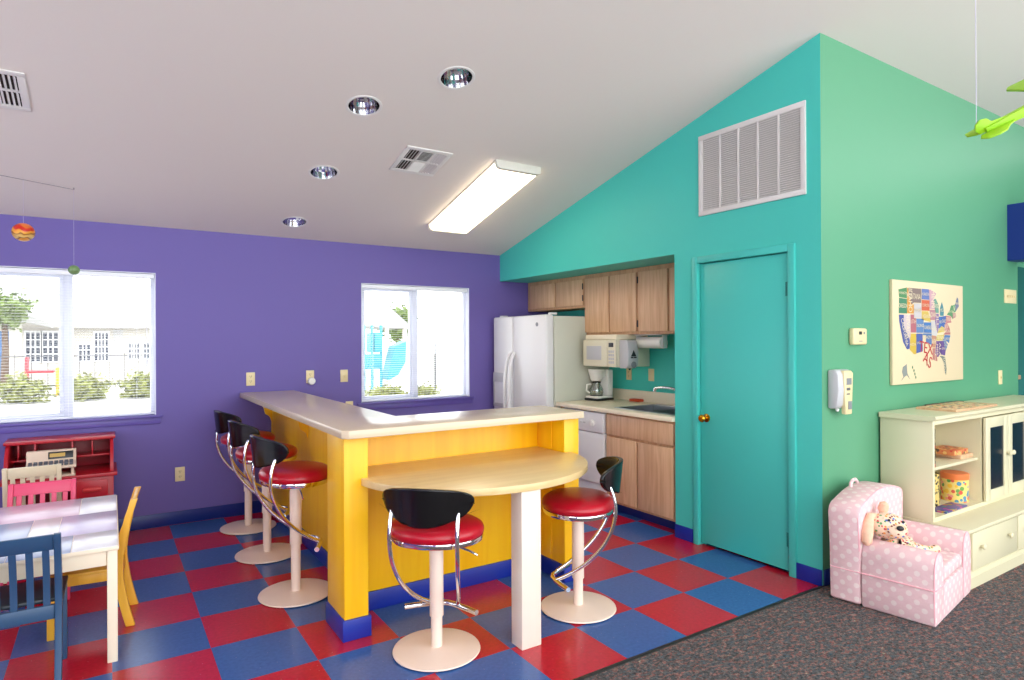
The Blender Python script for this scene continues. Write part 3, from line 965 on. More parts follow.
# sink
sk = thing('kitchen_sink', 'stainless steel sink set into the cream worktop', 'sink', (3.95, 3.71, 0.91))
rim_ = MB()
rim_.box(SX0 - 0.018, SX0 + 0.012, SY0 - 0.018, SY1 + 0.018, 0.9102, 0.9135, 0.0012).box(SX1 - 0.03, SX1 + 0.05, SY0 - 0.018, SY1 + 0.018, 0.9102, 0.9135, 0.0012)
rim_.box(SX0 + .012, SX1 - .03, SY0 - .018, SY0 + .012, 0.9102, 0.9135).box(SX0 + .012, SX1 - .03, SY1 - .012, SY1 + .018, 0.9102, 0.9135)
at(sk, rim_, 'rim', M['steel'])
def basin(x0, x1, y0, y1, z0, z1):
    b = MB()
    w = 0.003
    b.box(x0, x1, y0, y1, z0, z0 + w).box(x0, x0 + w, y0, y1, z0, z1).box(x1 - w, x1, y0, y1, z0, z1).box(x0, x1, y0, y0 + w, z0, z1).box(x0, x1, y1 - w, y1, z0, z1)
    return b
bs = basin(SX0 + .004, SX1 - .022, SY0 + .004, 3.69, 0.75, 0.91)
at(sk, bs, 'basin', M['steel'])
bs = basin(SX0 + .004, SX1 - .022, 3.71, SY1 - .004, 0.75, 0.91)
at(sk, bs, 'basin', M['steel'])
# faucet
fa = thing('faucet', 'chrome gooseneck kitchen faucet over the sink', 'faucet', (4.20, 3.62, 0.9135))
MB().box(-0.024, 0.024, -0.10, 0.10, 0, 0.016, 0.006).build('base_plate', M['chrome'], fa)
MB().tube(bez((0, 0.0, 0.012), (-0.01, 0.02, 0.13), (-0.09, 0.18, 0.195), (-0.15, 0.31, 0.160), 18), 0.011, 12).cyl((-0.148, 0.306, 0.166), (-0.152, 0.314, 0.132), 0.014, n=12).build('spout', M['chrome'], fa)
for s in (-1, 1):
    MB().lathe([(0.018, 0.014), (0.018, 0.03), (0.012, 0.045), (0.014, 0.05), (0.0, 0.052)], 16, m=Matrix.Translation((0, s * 0.075, 0))).box(-0.04, 0.006, s * 0.075 - 0.006, s * 0.075 + 0.006, 0.044, 0.052, 0.002).build('handle', M['chrome'], fa)
# sponge
tag(MB().box(4.215, 4.285, 4.30, 4.43, 0.911, 0.935, 0.006).build('sponge', M['sponge']), 'orange sponge on the worktop behind the sink', 'sponge')

# base cabinet under the sink
bc = thing('base_cabinet', 'oak two-door base cabinet under the sink', 'cabinet', (3.95, 3.72, 0))
at(bc, MB().box(3.655, 4.30, 3.325, 4.122, 0.10, 0.74).box(3.655, 3.71, 3.325, 4.122, 0.74, 0.871), 'body', M['oak_edge'])
at(bc, MB().box(3.636, 3.654, 3.345, 4.105, 0.686, 0.853, 0.003), 'false_drawer_front', M['oak'])
at(bc, MB().box(3.636, 3.654, 3.745, 4.105, 0.122, 0.662, 0.003), 'door', M['oak'])
at(bc, MB().box(3.636, 3.654, 3.345, 3.722, 0.122, 0.662, 0.003), 'door', M['oak'])
at(bc, MB().box(3.755, 3.77, 3.325, 4.122, 0.0, 0.099), 'toe_kick', M['cove_dark'])
# dishwasher
dw = thing('dishwasher', 'white dishwasher beside the sink cabinet', 'dishwasher', (3.95, 4.43, 0))
at(dw, MB().box(3.665, 4.25, 4.13, 4.725, 0.06, 0.865), 'body', M['white_app'])
at(dw, MB().box(3.632, 3.6645, 4.132, 4.723, 0.235, 0.675, 0.004), 'door', M['white_app'])
cp = at(dw, MB().box(3.622, 3.6645, 4.132, 4.723, 0.683, 0.858, 0.006), 'control_panel', M['white_app'])
cpo = Vector(dw.location)
k = MB().cyl((3.622, 4.27, 0.762), (3.602, 4.27, 0.762), 0.03, 0.026, n=24, bev=0.002).box(3.598, 3.603, 4.265, 4.275, 0.74, 0.784)
bmesh.ops.translate(k.bm, verts=k.bm.verts, vec=-cpo)
k.build('dial', M['white'], cp)
k = MB()
for i in range(4):
    k.box(3.617, 3.6225, 4.37 + i * 0.05, 4.40 + i * 0.05, 0.752, 0.764, 0.001)
bmesh.ops.translate(k.bm, verts=k.bm.verts, vec=-cpo)
k.build('buttons', M['greyl'], cp)
k = MB().box(3.618, 3.6225, 4.56, 4.70, 0.815, 0.84, 0.001)
bmesh.ops.translate(k.bm, verts=k.bm.verts, vec=-cpo)
k.build('latch', M['app_dark'], cp)
at(dw, MB().box(3.66, 3.6645, 4.132, 4.723, 0.0, 0.225, 0.002), 'lower_panel', M['white_app'])
tag(MB().box(3.655, 4.30, 4.735, 4.78, 0.0, 0.871, 0.002).build('end_panel', M['oak_edge']), 'narrow oak end panel between dishwasher and refrigerator', 'panel')

# wall cabinets
def wall_cabinet(label, y0, y1, z0, z1, doors, dz0, dz1, hinges):
    t = thing('wall_cabinet', label, 'cabinet', (4.0, (y0 + y1) / 2, z0), 0, 'oak wall cabinets')
    at(t, MB().box(4.0, XB - 0.001, y0, y1, z0, z1, 0.002), 'body', M['oak_edge'])
    for a, b_ in doors:
        at(t, MB().box(3.98, 3.9995, a, b_, dz0, dz1, 0.003), 'door', M['oak'])
    for y in hinges:
        for z in (dz0 + 0.07, dz1 - 0.07):
            at(t, MB().cyl((3.978, y, z - 0.03), (3.978, y, z + 0.03), 0.006, n=8), 'hinge', M['app_dark'])
    return t
wall_cabinet('short oak wall cabinet with two doors above the refrigerator', 4.822, 5.825, 1.825, 2.148, [(5.302, 5.755), (4.84, 5.278)], 1.85, 2.105, [4.834])
wall_cabinet('tall oak wall cabinet with narrow doors above the microwave', 4.076, 4.821, 1.55, 2.148, [(4.456, 4.803), (4.09, 4.438)], 1.575, 2.105, [])
wall_cabinet('tall oak wall cabinet above the paper towel holder', 3.32, 4.075, 1.55, 2.148, [(3.716, 4.06), (3.335, 3.69)], 1.575, 2.105, [4.067])

# refrigerator
fg = thing('refrigerator', 'white side-by-side refrigerator with ice dispenser', 'refrigerator', (3.95, 5.26, 0))
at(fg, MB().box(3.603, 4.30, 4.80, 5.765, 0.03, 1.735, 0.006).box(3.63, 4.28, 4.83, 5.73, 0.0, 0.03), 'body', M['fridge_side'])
at(fg, MB().box(3.50, 3.600, 4.803, 5.378, 0.09, 1.748, 0.02, 4), 'fridge_door', M['white_app'])
fz = at(fg, MB().box(3.50, 3.600, 5.386, 5.763, 0.09, 1.748, 0.02, 4), 'freezer_door', M['white_app'])
k = MB().box(3.47, 3.575, 5.52, 5.735, 0.84, 1.06, 0.01)
bmesh.ops.translate(k.bm, verts=k.bm.verts, vec=-Vector(fg.location))
cut(fz, k)
fz.data.materials.clear()
fz.data.materials.append(M['white_app'])
def sub(parent_thing, part, mb, name, m, **kw):
    bmesh.ops.translate(mb.bm, verts=mb.bm.verts, vec=-Vector(parent_thing.location))
    return mb.build(name, m, part, **kw)
k = MB().box(3.488, 3.501, 5.50, 5.75, 1.062, 1.16, 0.003).box(3.492, 3.501, 5.50, 5.519, 0.80, 1.062, 0.002).box(3.492, 3.501, 5.736, 5.75, 0.80, 1.062, 0.002).box(3.482, 3.501, 5.519, 5.736, 0.80, 0.839, 0.002)
sub(fg, fz, k, 'dispenser_surround', M['greyl'])
k = MB().box(3.566, 3.5745, 5.522, 5.733, 0.845, 1.055).box(3.503, 3.566, 5.728, 5.734, 0.842, 1.058).box(3.503, 3.566, 5.521, 5.527, 0.842, 1.058).box(3.503, 3.566, 5.527, 5.728, 1.052, 1.058).box(3.503, 3.566, 5.527, 5.728, 0.841, 0.847)  # grey sheets over the recess walls, its shade put in as colour
sub(fg, fz, k, 'dispenser_recess_shade', M['grey'])
sub(fg, fz, MB().box(3.52, 3.5655, 5.60, 5.65, 0.96, 1.05, 0.004), 'dispenser_paddle', M['app_dark'])
for y0, s in ((5.348, -1), (5.420, 1)):
    p = bez((3.504, y0, 0.55), (3.40, y0 + s * 0.004, 0.60), (3.40, y0 + s * 0.004, 1.32), (3.504, y0, 1.37), 20)
    at(fg, MB().tube(p, 0.019, 14), 'handle', M['white_app'])
at(fg, MB().box(3.57, 3.65, 4.815, 4.86, 1.7485, 1.768, 0.006), 'hinge_cover', M['white_app'])
at(fg, MB().box(3.57, 3.65, 5.70, 5.745, 1.7485, 1.768, 0.006), 'hinge_cover', M['white_app'])
at(fg, MB().cyl((3.4995, 4.945, 1.655), (3.4965, 4.945, 1.655), 0.02, n=24), 'badge', M['grey'])
at(fg, MB().box(3.54, 3.602, 4.82, 5.74, 0.02, 0.085, 0.003), 'toe_grille', M['greyl'])

# microwave hung under the cabinet
mv = thing('microwave', 'bisque microwave hung under the oak cabinets', 'microwave', (4.05, 4.45, 1.252))
at(mv, MB().box(3.872, 4.28, 4.217, 4.672, 1.252, 1.503, 0.006), 'body', M['bisque'])
dm = at(mv, MB().box(3.85, 3.871, 4.335, 4.672, 1.255, 1.50, 0.005), 'door', M['bisque'])
sub(mv, dm, MB().box(3.8475, 3.851, 4.41, 4.62, 1.315, 1.445, 0.001), 'window', M['greyl'])
cm = at(mv, MB().box(3.85, 3.871, 4.217, 4.331, 1.255, 1.50, 0.005), 'control_panel', M['bisque'])
sub(mv, cm, MB().box(3.8478, 3.851, 4.245, 4.308, 1.435, 1.475, 0.001), 'display', M['app_dark'])
k = MB()
for i in range(4):
    for j in range(3):
        k.box(3.8482, 3.851, 4.238 + j * 0.026, 4.258 + j * 0.026, 1.285 + i * 0.033, 1.306 + i * 0.033, 0.001)
sub(mv, cm, k, 'keypad', M['greyl'])
at(mv, MB().box(3.87, 4.27, 4.23, 4.66, 1.504, 1.5495, 0.003), 'mounting_plate', M['cream'])

# soap dispenser on the end of the microwave
def wedge_dispenser(name, label, loc, rot, parts):
    pass
sd = thing('soap_dispenser', 'white wall soap dispenser with dark emblem at the right end of the microwave', 'dispenser', (3.955, 4.2165, 1.372), 0)
prof = [(0.0, -0.128), (-0.085, -0.128), (-0.118, -0.10), (-0.122, 0.02), (-0.105, 0.115), (-0.085, 0.128), (0.0, 0.128)]
MB().prism(prof, -0.062, 0.062, 'x', bev=0.008).build('housing', M['greyl'], sd)
k = MB()
k.prism([(-0.032, -0.02), (0.032, -0.02), (0.0, 0.035)], -0.1245, -0.120, 'y')
k.box(-0.034, -0.004, -0.1245, -0.120, -0.036, -0.024).box(0.004, 0.034, -0.1245, -0.120, -0.036, -0.024)
k.build('emblem', M['app_dark'], sd)
MB().cyl((0, -0.121, -0.095), (0, -0.126, -0.095), 0.03, n=20).build('push_button', M['grey'], sd)
MB().cyl((0, -0.07, -0.1285), (0, -0.07, -0.146), 0.012, 0.007, n=12).build('nozzle', M['app_dark'], sd)

# paper towel holder under the right cabinet
pt = thing('paper_towel_holder', 'white paper towel roll on a holder under the right wall cabinet', 'paper towel holder', (4.11, 4.03, 1.55))
MB().box(-0.05, 0.05, -0.165, 0.165, -0.010, -0.0005, 0.003).build('bracket', M['white'], pt)
for s in (-1, 1):
    MB().box(-0.03, 0.03, s * 0.16 - 0.006, s * 0.16 + 0.006, -0.125, -0.0105, 0.005).build('arm', M['white'], pt)
MB().cyl((0, -0.15, -0.075), (0, 0.15, -0.075), 0.052, n=36, bev=0.003).build('paper_roll', M['paper'], pt)

# coffee maker
cf = thing('coffee_maker', 'white drip coffee maker with glass jug on the worktop by the refrigerator', 'coffee maker', (4.07, 4.69, 0.9105), R(6))
MB().box(-0.12, 0.11, -0.09, 0.09, 0.0, 0.022, 0.006).build('foot', M['app_dark'], cf)
MB().box(-0.115, 0.105, -0.085, 0.085, 0.0225, 0.045, 0.008).build('base', M['white'], cf)
MB().box(0.03, 0.105, -0.085, 0.085, 0.0455, 0.30, 0.012).build('water_tank', M['white'], cf)
MB().lathe([(0.045, 0.19), (0.058, 0.205), (0.078, 0.28), (0.082, 0.305), (0.0, 0.312)], 28, m=Matrix.Translation((-0.045, 0, 0))).box(-0.05, 0.03, -0.06, 0.06, 0.23, 0.305, 0.01).build('filter_basket', M['white'], cf)
jg = MB().lathe([(0.0, 0.05), (0.055, 0.05), (0.068, 0.075), (0.066, 0.11), (0.045, 0.155), (0.042, 0.172)], 28, m=Matrix.Translation((-0.045, 0, 0)), cap=False).build('glass_jug', M['jug'], cf)
MB().tube([(-0.10, 0.02, 0.16), (-0.14, 0.035, 0.155), (-0.145, 0.037, 0.10), (-0.115, 0.026, 0.075)], 0.009, 10).build('jug_handle', M['white'], jg)
MB().lathe([(0.044, 0.172), (0.046, 0.182), (0.02, 0.188), (0, 0.188)], 24, m=Matrix.Translation((-0.045, 0, 0))).build('jug_lid', M['app_dark'], jg)
MB().lathe([(0.062, 0.0), (0.062, 0.004), (0, 0.004)], 24, m=Matrix.Translation((-0.045, 0, 0.0452))).build('hot_plate', M['app_dark'], cf)

# ------------------------------------------------------------------ outlets and switch plates
def plate(name, label, cat, loc, rot, w=0.072, h=0.116, kind='outlet', gangs=1, group='outlets and switches'):
    t = thing(name, label, cat, loc, rot, group)
    MB().box(-w / 2, w / 2, -0.006, -0.0004, -h / 2, h / 2, 0.002).build('plate', M['bone'], t)
    if kind == 'outlet':
        for z in (-0.021, 0.021):
            f = MB().lathe([(0.0, -0.0045), (0.017, -0.0045), (0.017, 0.0015), (0.0, 0.0015)], 20, m=Matrix.Translation((0, -0.0065, z)) @ Matrix.Rotation(PI / 2, 4, 'X')).build('socket', M['bone'], t)
            MB().box(-0.008, -0.005, -0.0083, -0.0068, z - 0.001, z + 0.009).box(0.005, 0.008, -0.0083, -0.0068, z - 0.001, z + 0.009).cyl((0, -0.0068, z - 0.008), (0, -0.0083, z - 0.008), 0.0028, n=8).build('slots', M['app_dark'], f)
    else:
        for gk in range(gangs):
            x = (gk - (gangs - 1) / 2) * 0.046
            MB().box(x - 0.005, x + 0.005, -0.016, -0.0062, -0.010, 0.010, 0.002).build('toggle', M['bone'], t)
    return t
plate('wall_outlet', 'almond outlet on the purple wall above the left end of the bar', 'outlet', (1.055, YP, 1.172), 0)
o2 = plate('wall_outlet', 'almond outlet with a white plug-in on the purple wall over the bar', 'outlet', (1.568, YP, 1.175), 0)
tag(MB().lathe([(0.0, -0.016), (0.03, -0.016), (0.034, -0.005), (0.034, 0.005), (0.028, 0.016), (0.0, 0.018)], 24, m=Matrix.Translation((1.575, YP - 0.028, 1.135)) @ Matrix.Rotation(PI / 2, 4, 'X')).build('plug_in_freshener', M['white']), 'round white plug-in air freshener on an outlet of the purple wall', 'air freshener')
plate('wall_switch', 'almond light switch on the purple wall left of the bar-side window', 'light switch', (1.885, YP, 1.172), 0, kind='switch')
plate('wall_outlet', 'almond outlet low on the purple wall beside the yellow chair', 'outlet', (0.505, YP, 0.407), 0)
plate('wall_outlet', 'almond outlet partly hidden by the bar, below the corner of the window', 'outlet', (1.935, YP, 0.87), 0)
plate('wall_outlet', 'almond outlet on the teal backsplash wall below the soap dispenser', 'outlet', (XB, 4.535, 1.165), -PI / 2)
plate('wall_switch', 'almond light switch on the teal backsplash wall above the sink', 'light switch', (XB, 4.235, 1.168), -PI / 2, kind='switch')
plate('wall_switch', 'wide almond multi-gang switch plate on the green wall right of the map', 'light switch', (6.45, YG, 1.855), 0, 0.25, 0.116, 'switch', 4)
plate('wall_switch', 'single almond switch plate on the green wall above the ivory cabinet', 'light switch', (6.235, YG, 1.175), 0, kind='switch')

# thermostat
th_ = thing('thermostat', 'small beige thermostat on the green wall above the sanitizer dispenser', 'thermostat', (4.008, YG, 1.514))
MB().box(-0.08, 0.08, -0.034, -0.0005, -0.052, 0.052, 0.010, 3).build('case', M['bone'], th_)
MB().box(-0.02, 0.015, -0.0352, -0.0342, 0.012, 0.032).build('display', M['app_dark'], th_)
MB().box(0.035, 0.047, -0.0365, -0.0342, 0.014, 0.03, 0.0005).build('button', M['grey'], th_)
MB().box(-0.02, 0.02, -0.0352, -0.0342, -0.032, -0.027).build('printed_name', M['grey'], th_)
# sanitizer dispenser
sz = thing('sanitizer_dispenser', 'beige and silver hand sanitizer dispenser on the green wall by the corner', 'dispenser', (3.765, YG, 1.19))
prof = [(-0.0005, -0.115), (-0.045, -0.115), (-0.062, -0.09), (-0.072, 0.0), (-0.068, 0.09), (-0.055, 0.122), (-0.0005, 0.122)]
MB().prism(prof, -0.078, 0.078, 'x', bev=0.012).build('housing', M['greyl'], sz)
MB().prism([(-0.012, -0.15), (0.058, -0.15), (0.074, 0.10), (0.05, 0.116), (-0.03, 0.116)], -0.0785, -0.05, 'y', bev=0.006).build('front_cover', M['bone'], sz)
MB().box(-0.005, 0.05, -0.0798, -0.0783, 0.03, 0.07).build('label_panel', M['grey'], sz)
MB().box(-0.004, 0.036, -0.0798, -0.0783, -0.004, 0.012).box(-0.004, 0.03, -0.0798, -0.0783, -0.03, -0.022).build('printed_marks', M['label_grey'], sz)
MB().box(0.012, 0.05, -0.083, -0.0783, -0.12, -0.07, 0.002).build('push_lever', M['grey'], sz)
MB().cyl((-0.03, -0.035, -0.1155), (-0.03, -0.035, -0.132), 0.012, 0.008, n=12).build('nozzle', M['white'], sz)

# ------------------------------------------------------------------ map canvas on the green wall
mc = thing('map_canvas', 'square canvas print of a typographic United States map on the green wall', 'wall art', (4.965, YG, 1.543))
CWX, CWZ = 0.532, 0.357
MB().box(-CWX, CWX, -0.022, -0.0005, -CWZ, CWZ, 0.004).build('canvas', M['canvas'], mc)
STATES = {
 'WASHINGTON': ((84, 150, 96), [(-124.5, 48.3), (-117, 49), (-117, 46), (-124, 46.2)]),
 'OREGON': ((70, 140, 104), [(-124, 46.2), (-117, 46), (-117, 42), (-124.4, 42)]),
 'CALIFORNIA': ((76, 92, 160), [(-124.4, 42), (-120, 42), (-120, 39), (-114.6, 35), (-114.7, 32.7), (-117.1, 32.5), (-120.6, 34.5), (-124, 40)]),
 'NEVADA': ((226, 206, 206), [(-120, 42), (-114, 42), (-114, 36), (-114.7, 35.1), (-120, 39)]),
 'IDAHO': ((228, 160, 66), [(-117, 49), (-116, 49), (-116, 48), (-114.5, 46), (-113, 44.5), (-111, 44.5), (-111, 42), (-117, 42)]),
 'MONTANA': ((142, 122, 116), [(-116, 49), (-104, 49), (-104, 45), (-111, 45), (-113, 44.5), (-114.5, 46), (-116, 48)]),
 'WYOMING': ((212, 206, 204), [(-111, 45), (-104, 45), (-104, 41), (-111, 41)]),
 'UTAH': ((190, 110, 120), [(-114, 42), (-111, 42), (-111, 41), (-109, 41), (-109, 37), (-114, 37)]),
 'COLORADO': ((104, 140, 190), [(-109, 41), (-102, 41), (-102, 37), (-109, 37)]),
 'ARIZONA': ((224, 190, 70), [(-114, 37), (-109, 37), (-109, 31.3), (-111, 31.3), (-114.8, 32.5), (-114.6, 35)]),
 'N MEXICO': ((80, 100, 170), [(-109, 37), (-103, 37), (-103, 32), (-109, 31.5)]),
 'N DAKOTA': ((110, 130, 190), [(-104, 49), (-97, 49), (-96.6, 46), (-104, 46)]),
 'S DAKOTA': ((222, 104, 72), [(-104, 46), (-96.5, 46), (-96.5, 43), (-104, 43)]),
 'NEBRASKA': ((228, 196, 96), [(-104, 43), (-98, 43), (-95.8, 41), (-95.3, 40), (-104, 40.6)]),
 'KANSAS': ((78, 128, 190), [(-102, 40), (-94.8, 40), (-94.6, 37), (-102, 37)]),
 'OKLAHOMA': ((92, 128, 180), [(-103, 37), (-94.5, 37), (-94.5, 33.7), (-100, 34.5), (-100, 36.5), (-103, 36.5)]),
 'MINN': ((216, 170, 182), [(-97, 49), (-95, 49), (-90, 48), (-92, 46.7), (-92.8, 45), (-91.3, 43.5), (-96.5, 43.5)]),
 'IOWA': ((196, 140, 150), [(-96.5, 43.5), (-91.3, 43.5), (-90.3, 41.8), (-91.5, 40.5), (-95.8, 40.5)]),
 'MISSOURI': ((220, 214, 210), [(-95.8, 40.5), (-91.5, 40.5), (-89.2, 37), (-89.5, 36), (-94.6, 36.5)]),
 'ARK': ((206, 150, 120), [(-94.5, 36.5), (-89.8, 36.3), (-91.2, 33), (-94, 33)]),
 'LOUISIANA': ((196, 130, 120), [(-94, 33), (-91.2, 33), (-91.5, 31), (-89.7, 31), (-89.2, 29.2), (-91.5, 29.4), (-93.8, 29.8)]),
 'WISC': ((120, 170, 150), [(-92.8, 46.5), (-90.5, 46.6), (-87.8, 45), (-87.5, 42.5), (-90.6, 42.5), (-91.3, 43.5)]),
 'ILL': ((150, 120, 170), [(-90.6, 42.5), (-87.6, 42.5), (-87.5, 39), (-88.9, 37), (-91.4, 40)]),
 'MICH': ((84, 150, 160), [(-86.5, 41.8), (-82.8, 41.8), (-82.4, 43.5), (-84.5, 45.8), (-86.5, 44)]),
 'IND': ((70, 120, 190), [(-87.5, 41.7), (-84.8, 41.7), (-84.8, 39), (-87.8, 38)]),
 'OHIO': ((80, 110, 180), [(-84.8, 41.7), (-80.5, 42), (-80.6, 40.5), (-82.3, 38.5), (-84.8, 39)]),
 'KENTUCKY': ((226, 200, 90), [(-89, 37), (-82, 37.5), (-82.5, 38.5), (-85, 39), (-87.8, 38)]),
 'TENN': ((224, 206, 110), [(-89.8, 36.5), (-81.7, 36.6), (-84.2, 35), (-90.2, 35)]),
 'MISS': ((130, 90, 150), [(-90.2, 35), (-88.2, 35), (-88.4, 30.3), (-89.7, 30.5), (-91.3, 31.5)]),
 'ALA': ((104, 74, 140), [(-88.2, 35), (-85.6, 35), (-85, 31), (-87.6, 30.9), (-88.3, 30.4)]),
 'GEORGIA': ((112, 84, 150), [(-85.6, 35), (-83.2, 35), (-81, 32), (-81.6, 30.7), (-85, 31)]),
 'FLORIDA': ((130, 140, 130), [(-87.6, 30.9), (-81.6, 30.7), (-80.1, 27), (-80.6, 25.2), (-81.8, 26), (-82.8, 28.5), (-84.5, 30)]),
 'S C': ((96, 130, 180), [(-83.2, 35), (-80.8, 35), (-78.7, 33.8), (-81, 32)]),
 'N CAROLINA': ((84, 130, 190), [(-84.2, 35), (-81.7, 36.6), (-76, 36.5), (-77.5, 34.2), (-80.8, 35)]),
 'VIRGINIA': ((200, 120, 120), [(-83.5, 36.6), (-76, 36.6), (-76.3, 38), (-78, 39.3), (-80.5, 37.4)]),
 'W V': ((220, 150, 150), [(-82.5, 38), (-80.5, 37.4), (-78, 39.3), (-80.6, 40.5)]),
 'PENN': ((216, 130, 140), [(-80.5, 42), (-75.3, 41.8), (-75, 40), (-80.5, 39.8)]),
 'NEW YORK': ((100, 160, 110), [(-79.7, 42.2), (-76.5, 43.6), (-75, 45), (-73.4, 45), (-73.6, 41), (-75.3, 41.8)]),
 'V': ((120, 180, 130), [(-73.4, 45), (-71, 45.3), (-70.7, 43), (-73.3, 42.8)]),
 'MASS': ((210, 150, 150), [(-73.4, 42.8), (-70.5, 42.8), (-70, 41.7), (-73.6, 41.1)]),
 'MAINE': ((130, 136, 160), [(-71, 45.3), (-69, 47.4), (-67.8, 47), (-67, 44.8), (-70.7, 43.1)]),
 '': ((150, 156, 150), [(-121, 28.3), (-117.5, 29), (-117, 26.5), (-114.5, 24.8), (-117.4, 26.0), (-119.5, 25.6), (-122.5, 24.6), (-120.6, 25.6), (-121.8, 27)]),
}
def LL(lon, lat):
    return ((lon + 96.2) / 29.0 * 0.462 - 0.004, (lat - 37.2) / 12.5 * 0.330)
pm = MB()
mats_ = []
def text_mesh(s, size):
    cu = bpy.data.curves.new('t', 'FONT')
    cu.body = s
    cu.size = size
    cu.align_x = 'CENTER'
    cu.align_y = 'CENTER'
    ob = bpy.data.objects.new('t', cu)
    col.objects.link(ob)
    bpy.context.view_layer.update()
    dg = bpy.context.evaluated_depsgraph_get()
    me = bpy.data.meshes.new_from_object(ob.evaluated_get(dg))
    bpy.data.objects.remove(ob)
    bpy.data.curves.remove(cu)
    return me
def add_text(mb, s, size, M4, mi, sx=1.0):
    me = text_mesh(s, size)
    me.transform(M4 @ Matrix.Diagonal((sx, 1, 1, 1)))
    k0 = len(mb.bm.faces)
    mb.bm.from_mesh(me)
    mb.bm.faces.ensure_lookup_table()
    for f in mb.bm.faces[k0:]:
        f.material_index = mi
    bpy.data.meshes.remove(me)
RX = Matrix.Rotation(PI / 2, 4, 'X')
mats_.append(mat('cream map lettering', rgb(216, 202, 170), 0.8))
mats_.append(mat('red map lettering', rgb(176, 34, 44), 0.8))
for nm, (c, pts) in STATES.items():
    mats_.append(mat('map ink ' + (nm.lower() or 'islands'), rgb(*[v * 0.86 for v in c]), 0.8))
    mi = len(mats_) - 1
    q = [LL(*p) for p in pts]
    cx = sum(p[0] for p in q) / len(q)
    cz = sum(p[1] for p in q) / len(q)
    q = [(cx + (x - cx) * 0.95, cz + (z - cz) * 0.95) for x, z in q]
    k0 = len(pm.bm.faces)
    pm.prism(q, -0.0235, -0.0222, 'y')
    pm.bm.faces.ensure_lookup_table()
    for f in pm.bm.faces[k0:]:
        f.material_index = mi
    if nm:
        w = max(p[0] for p in q) - min(p[0] for p in q)
        h = max(p[1] for p in q) - min(p[1] for p in q)
        rot = 0.0
        L_ = len(nm)
        if nm in ('CALIFORNIA', 'FLORIDA', 'NEVADA', 'IDAHO', 'MISS', 'ALA', 'ILL', 'MINN', 'LOUISIANA'):
            rot = -1.2 if nm == 'CALIFORNIA' else -PI / 2
            w, h = h, w
        size = min(h * 0.85, 1.45 * w / max(L_, 1) * 1.5)
        sx = min(1.6, max(0.5, 0.92 * w / (size * 0.62 * L_)))
        add_text(pm, nm, size, Matrix.Translation((cx, -0.0245, cz)) @ RX @ Matrix.Rotation(rot, 4, 'Z'), 0, sx)
# the big red lettering of Texas
x, z = LL(-100.2, 32.9)
add_text(pm, 'TEX', 0.115, Matrix.Translation((x, -0.0245, z)) @ RX @ Matrix.Rotation(-0.12, 4, 'Z'), 1, 1.0)
x, z = LL(-98.7, 29.6)
add_text(pm, 'AS', 0.12, Matrix.Translation((x, -0.0245, z)) @ RX @ Matrix.Rotation(-0.5, 4, 'Z'), 1, 0.95)
for lon, lat in ((-112.5, 28.0), (-111.2, 27.1), (-110.4, 26.2), (-109.6, 25.3)):
    x, z = LL(lon, lat)
    k0 = len(pm.bm.faces)
    pm.ball((x, -0.0232, z), 0.008, 1, 0.12, 1.3, 10)
    pm.bm.faces.ensure_lookup_table()
    for f in pm.bm.faces[k0:]:
        f.material_index = 3
pm.build('map_print', None, mc, smooth=False, mats=mats_)

# ------------------------------------------------------------------ ivory storage unit: drawer base and hutch
HX0, HX1 = 4.28, 6.46
sbx = thing('drawer_chest', 'long low ivory drawer base on the carpet against the green wall', 'cabinet', (5.37, 1.895, 0.004))
k = MB().box(HX0 + .012, HX1 - .012, 1.655, 2.135, 0.09, 0.336)
at(sbx, k, 'body', M['hutch'])
at(sbx, MB().box(HX0 - 0.008, HX1 + 0.008, 1.628, 2.136, 0.337, 0.36, 0.005), 'top', M['hutch'])
k = MB().prism([(1.634, 0.004), (1.634, 0.07), (1.646, 0.078), (1.650, 0.09), (1.66, 0.09), (1.66, 0.004)], HX0, HX1, 'x')
k.box(HX0, HX0 + 0.03, 1.66, 2.136, 0.004, 0.085).box(HX1 - .03, HX1, 1.66, 2.136, 0.004, 0.085)
at(sbx, k, 'plinth', M['hutch'])
at(sbx, MB().box(HX0 + .012, HX0 + .052, 1.648, 1.6545, 0.09, 0.336, 0.002), 'stile', M['hutch'])
at(sbx, MB().box(HX1 - .05, HX1 - .012, 1.648, 1.6545, 0.09, 0.336, 0.002), 'stile', M['hutch'])
nd = 3
dwid = (HX1 - HX0 - 0.12) / nd
for i in range(nd):
    x0 = HX0 + 0.06 + i * dwid
    dd = at(sbx, MB().box(x0 + .006, x0 + dwid - .01, 1.638, 1.6545, 0.105, 0.328, 0.004), 'drawer', M['hutch'])
    for fr_ in (0.16, 0.76):
        xx = x0 + dwid * fr_
        sub(sbx, dd, MB().lathe([(0.0, 0.0), (0.007, 0.0), (0.007, 0.01), (0.016, 0.016), (0.018, 0.024), (0.012, 0.031), (0.0, 0.033)], 18, m=Matrix.Translation((xx, 1.6382, 0.235)) @ Matrix.Rotation(PI / 2, 4, 'X')), 'knob', M['hutch'])
hu = thing('storage_hutch', 'ivory hutch with open shelves and dark panelled doors on the drawer base', 'cabinet', (5.37, 1.98, 0.361))
HB, HT = 0.3605, 0.985
D0 = 5.004                       # open bay ends, doors begin
D1 = 5.738
k = MB().box(HX0, HX0 + 0.024, 1.822, 2.136, HB, HT, 0.002)
at(hu, k, 'side_panel', M['hutch'])
at(hu, MB().box(HX1 - 0.024, HX1, 1.822, 2.136, HB, HT, 0.002), 'side_panel', M['hutch'])
k = MB().prism([(1.80, 1.0), (1.80, 1.012), (1.806, 1.018), (2.137, 1.018), (2.137, 0.986), (1.816, 0.986), (1.812, 0.994)], HX0 - 0.016, HX1 + 0.016, 'x')
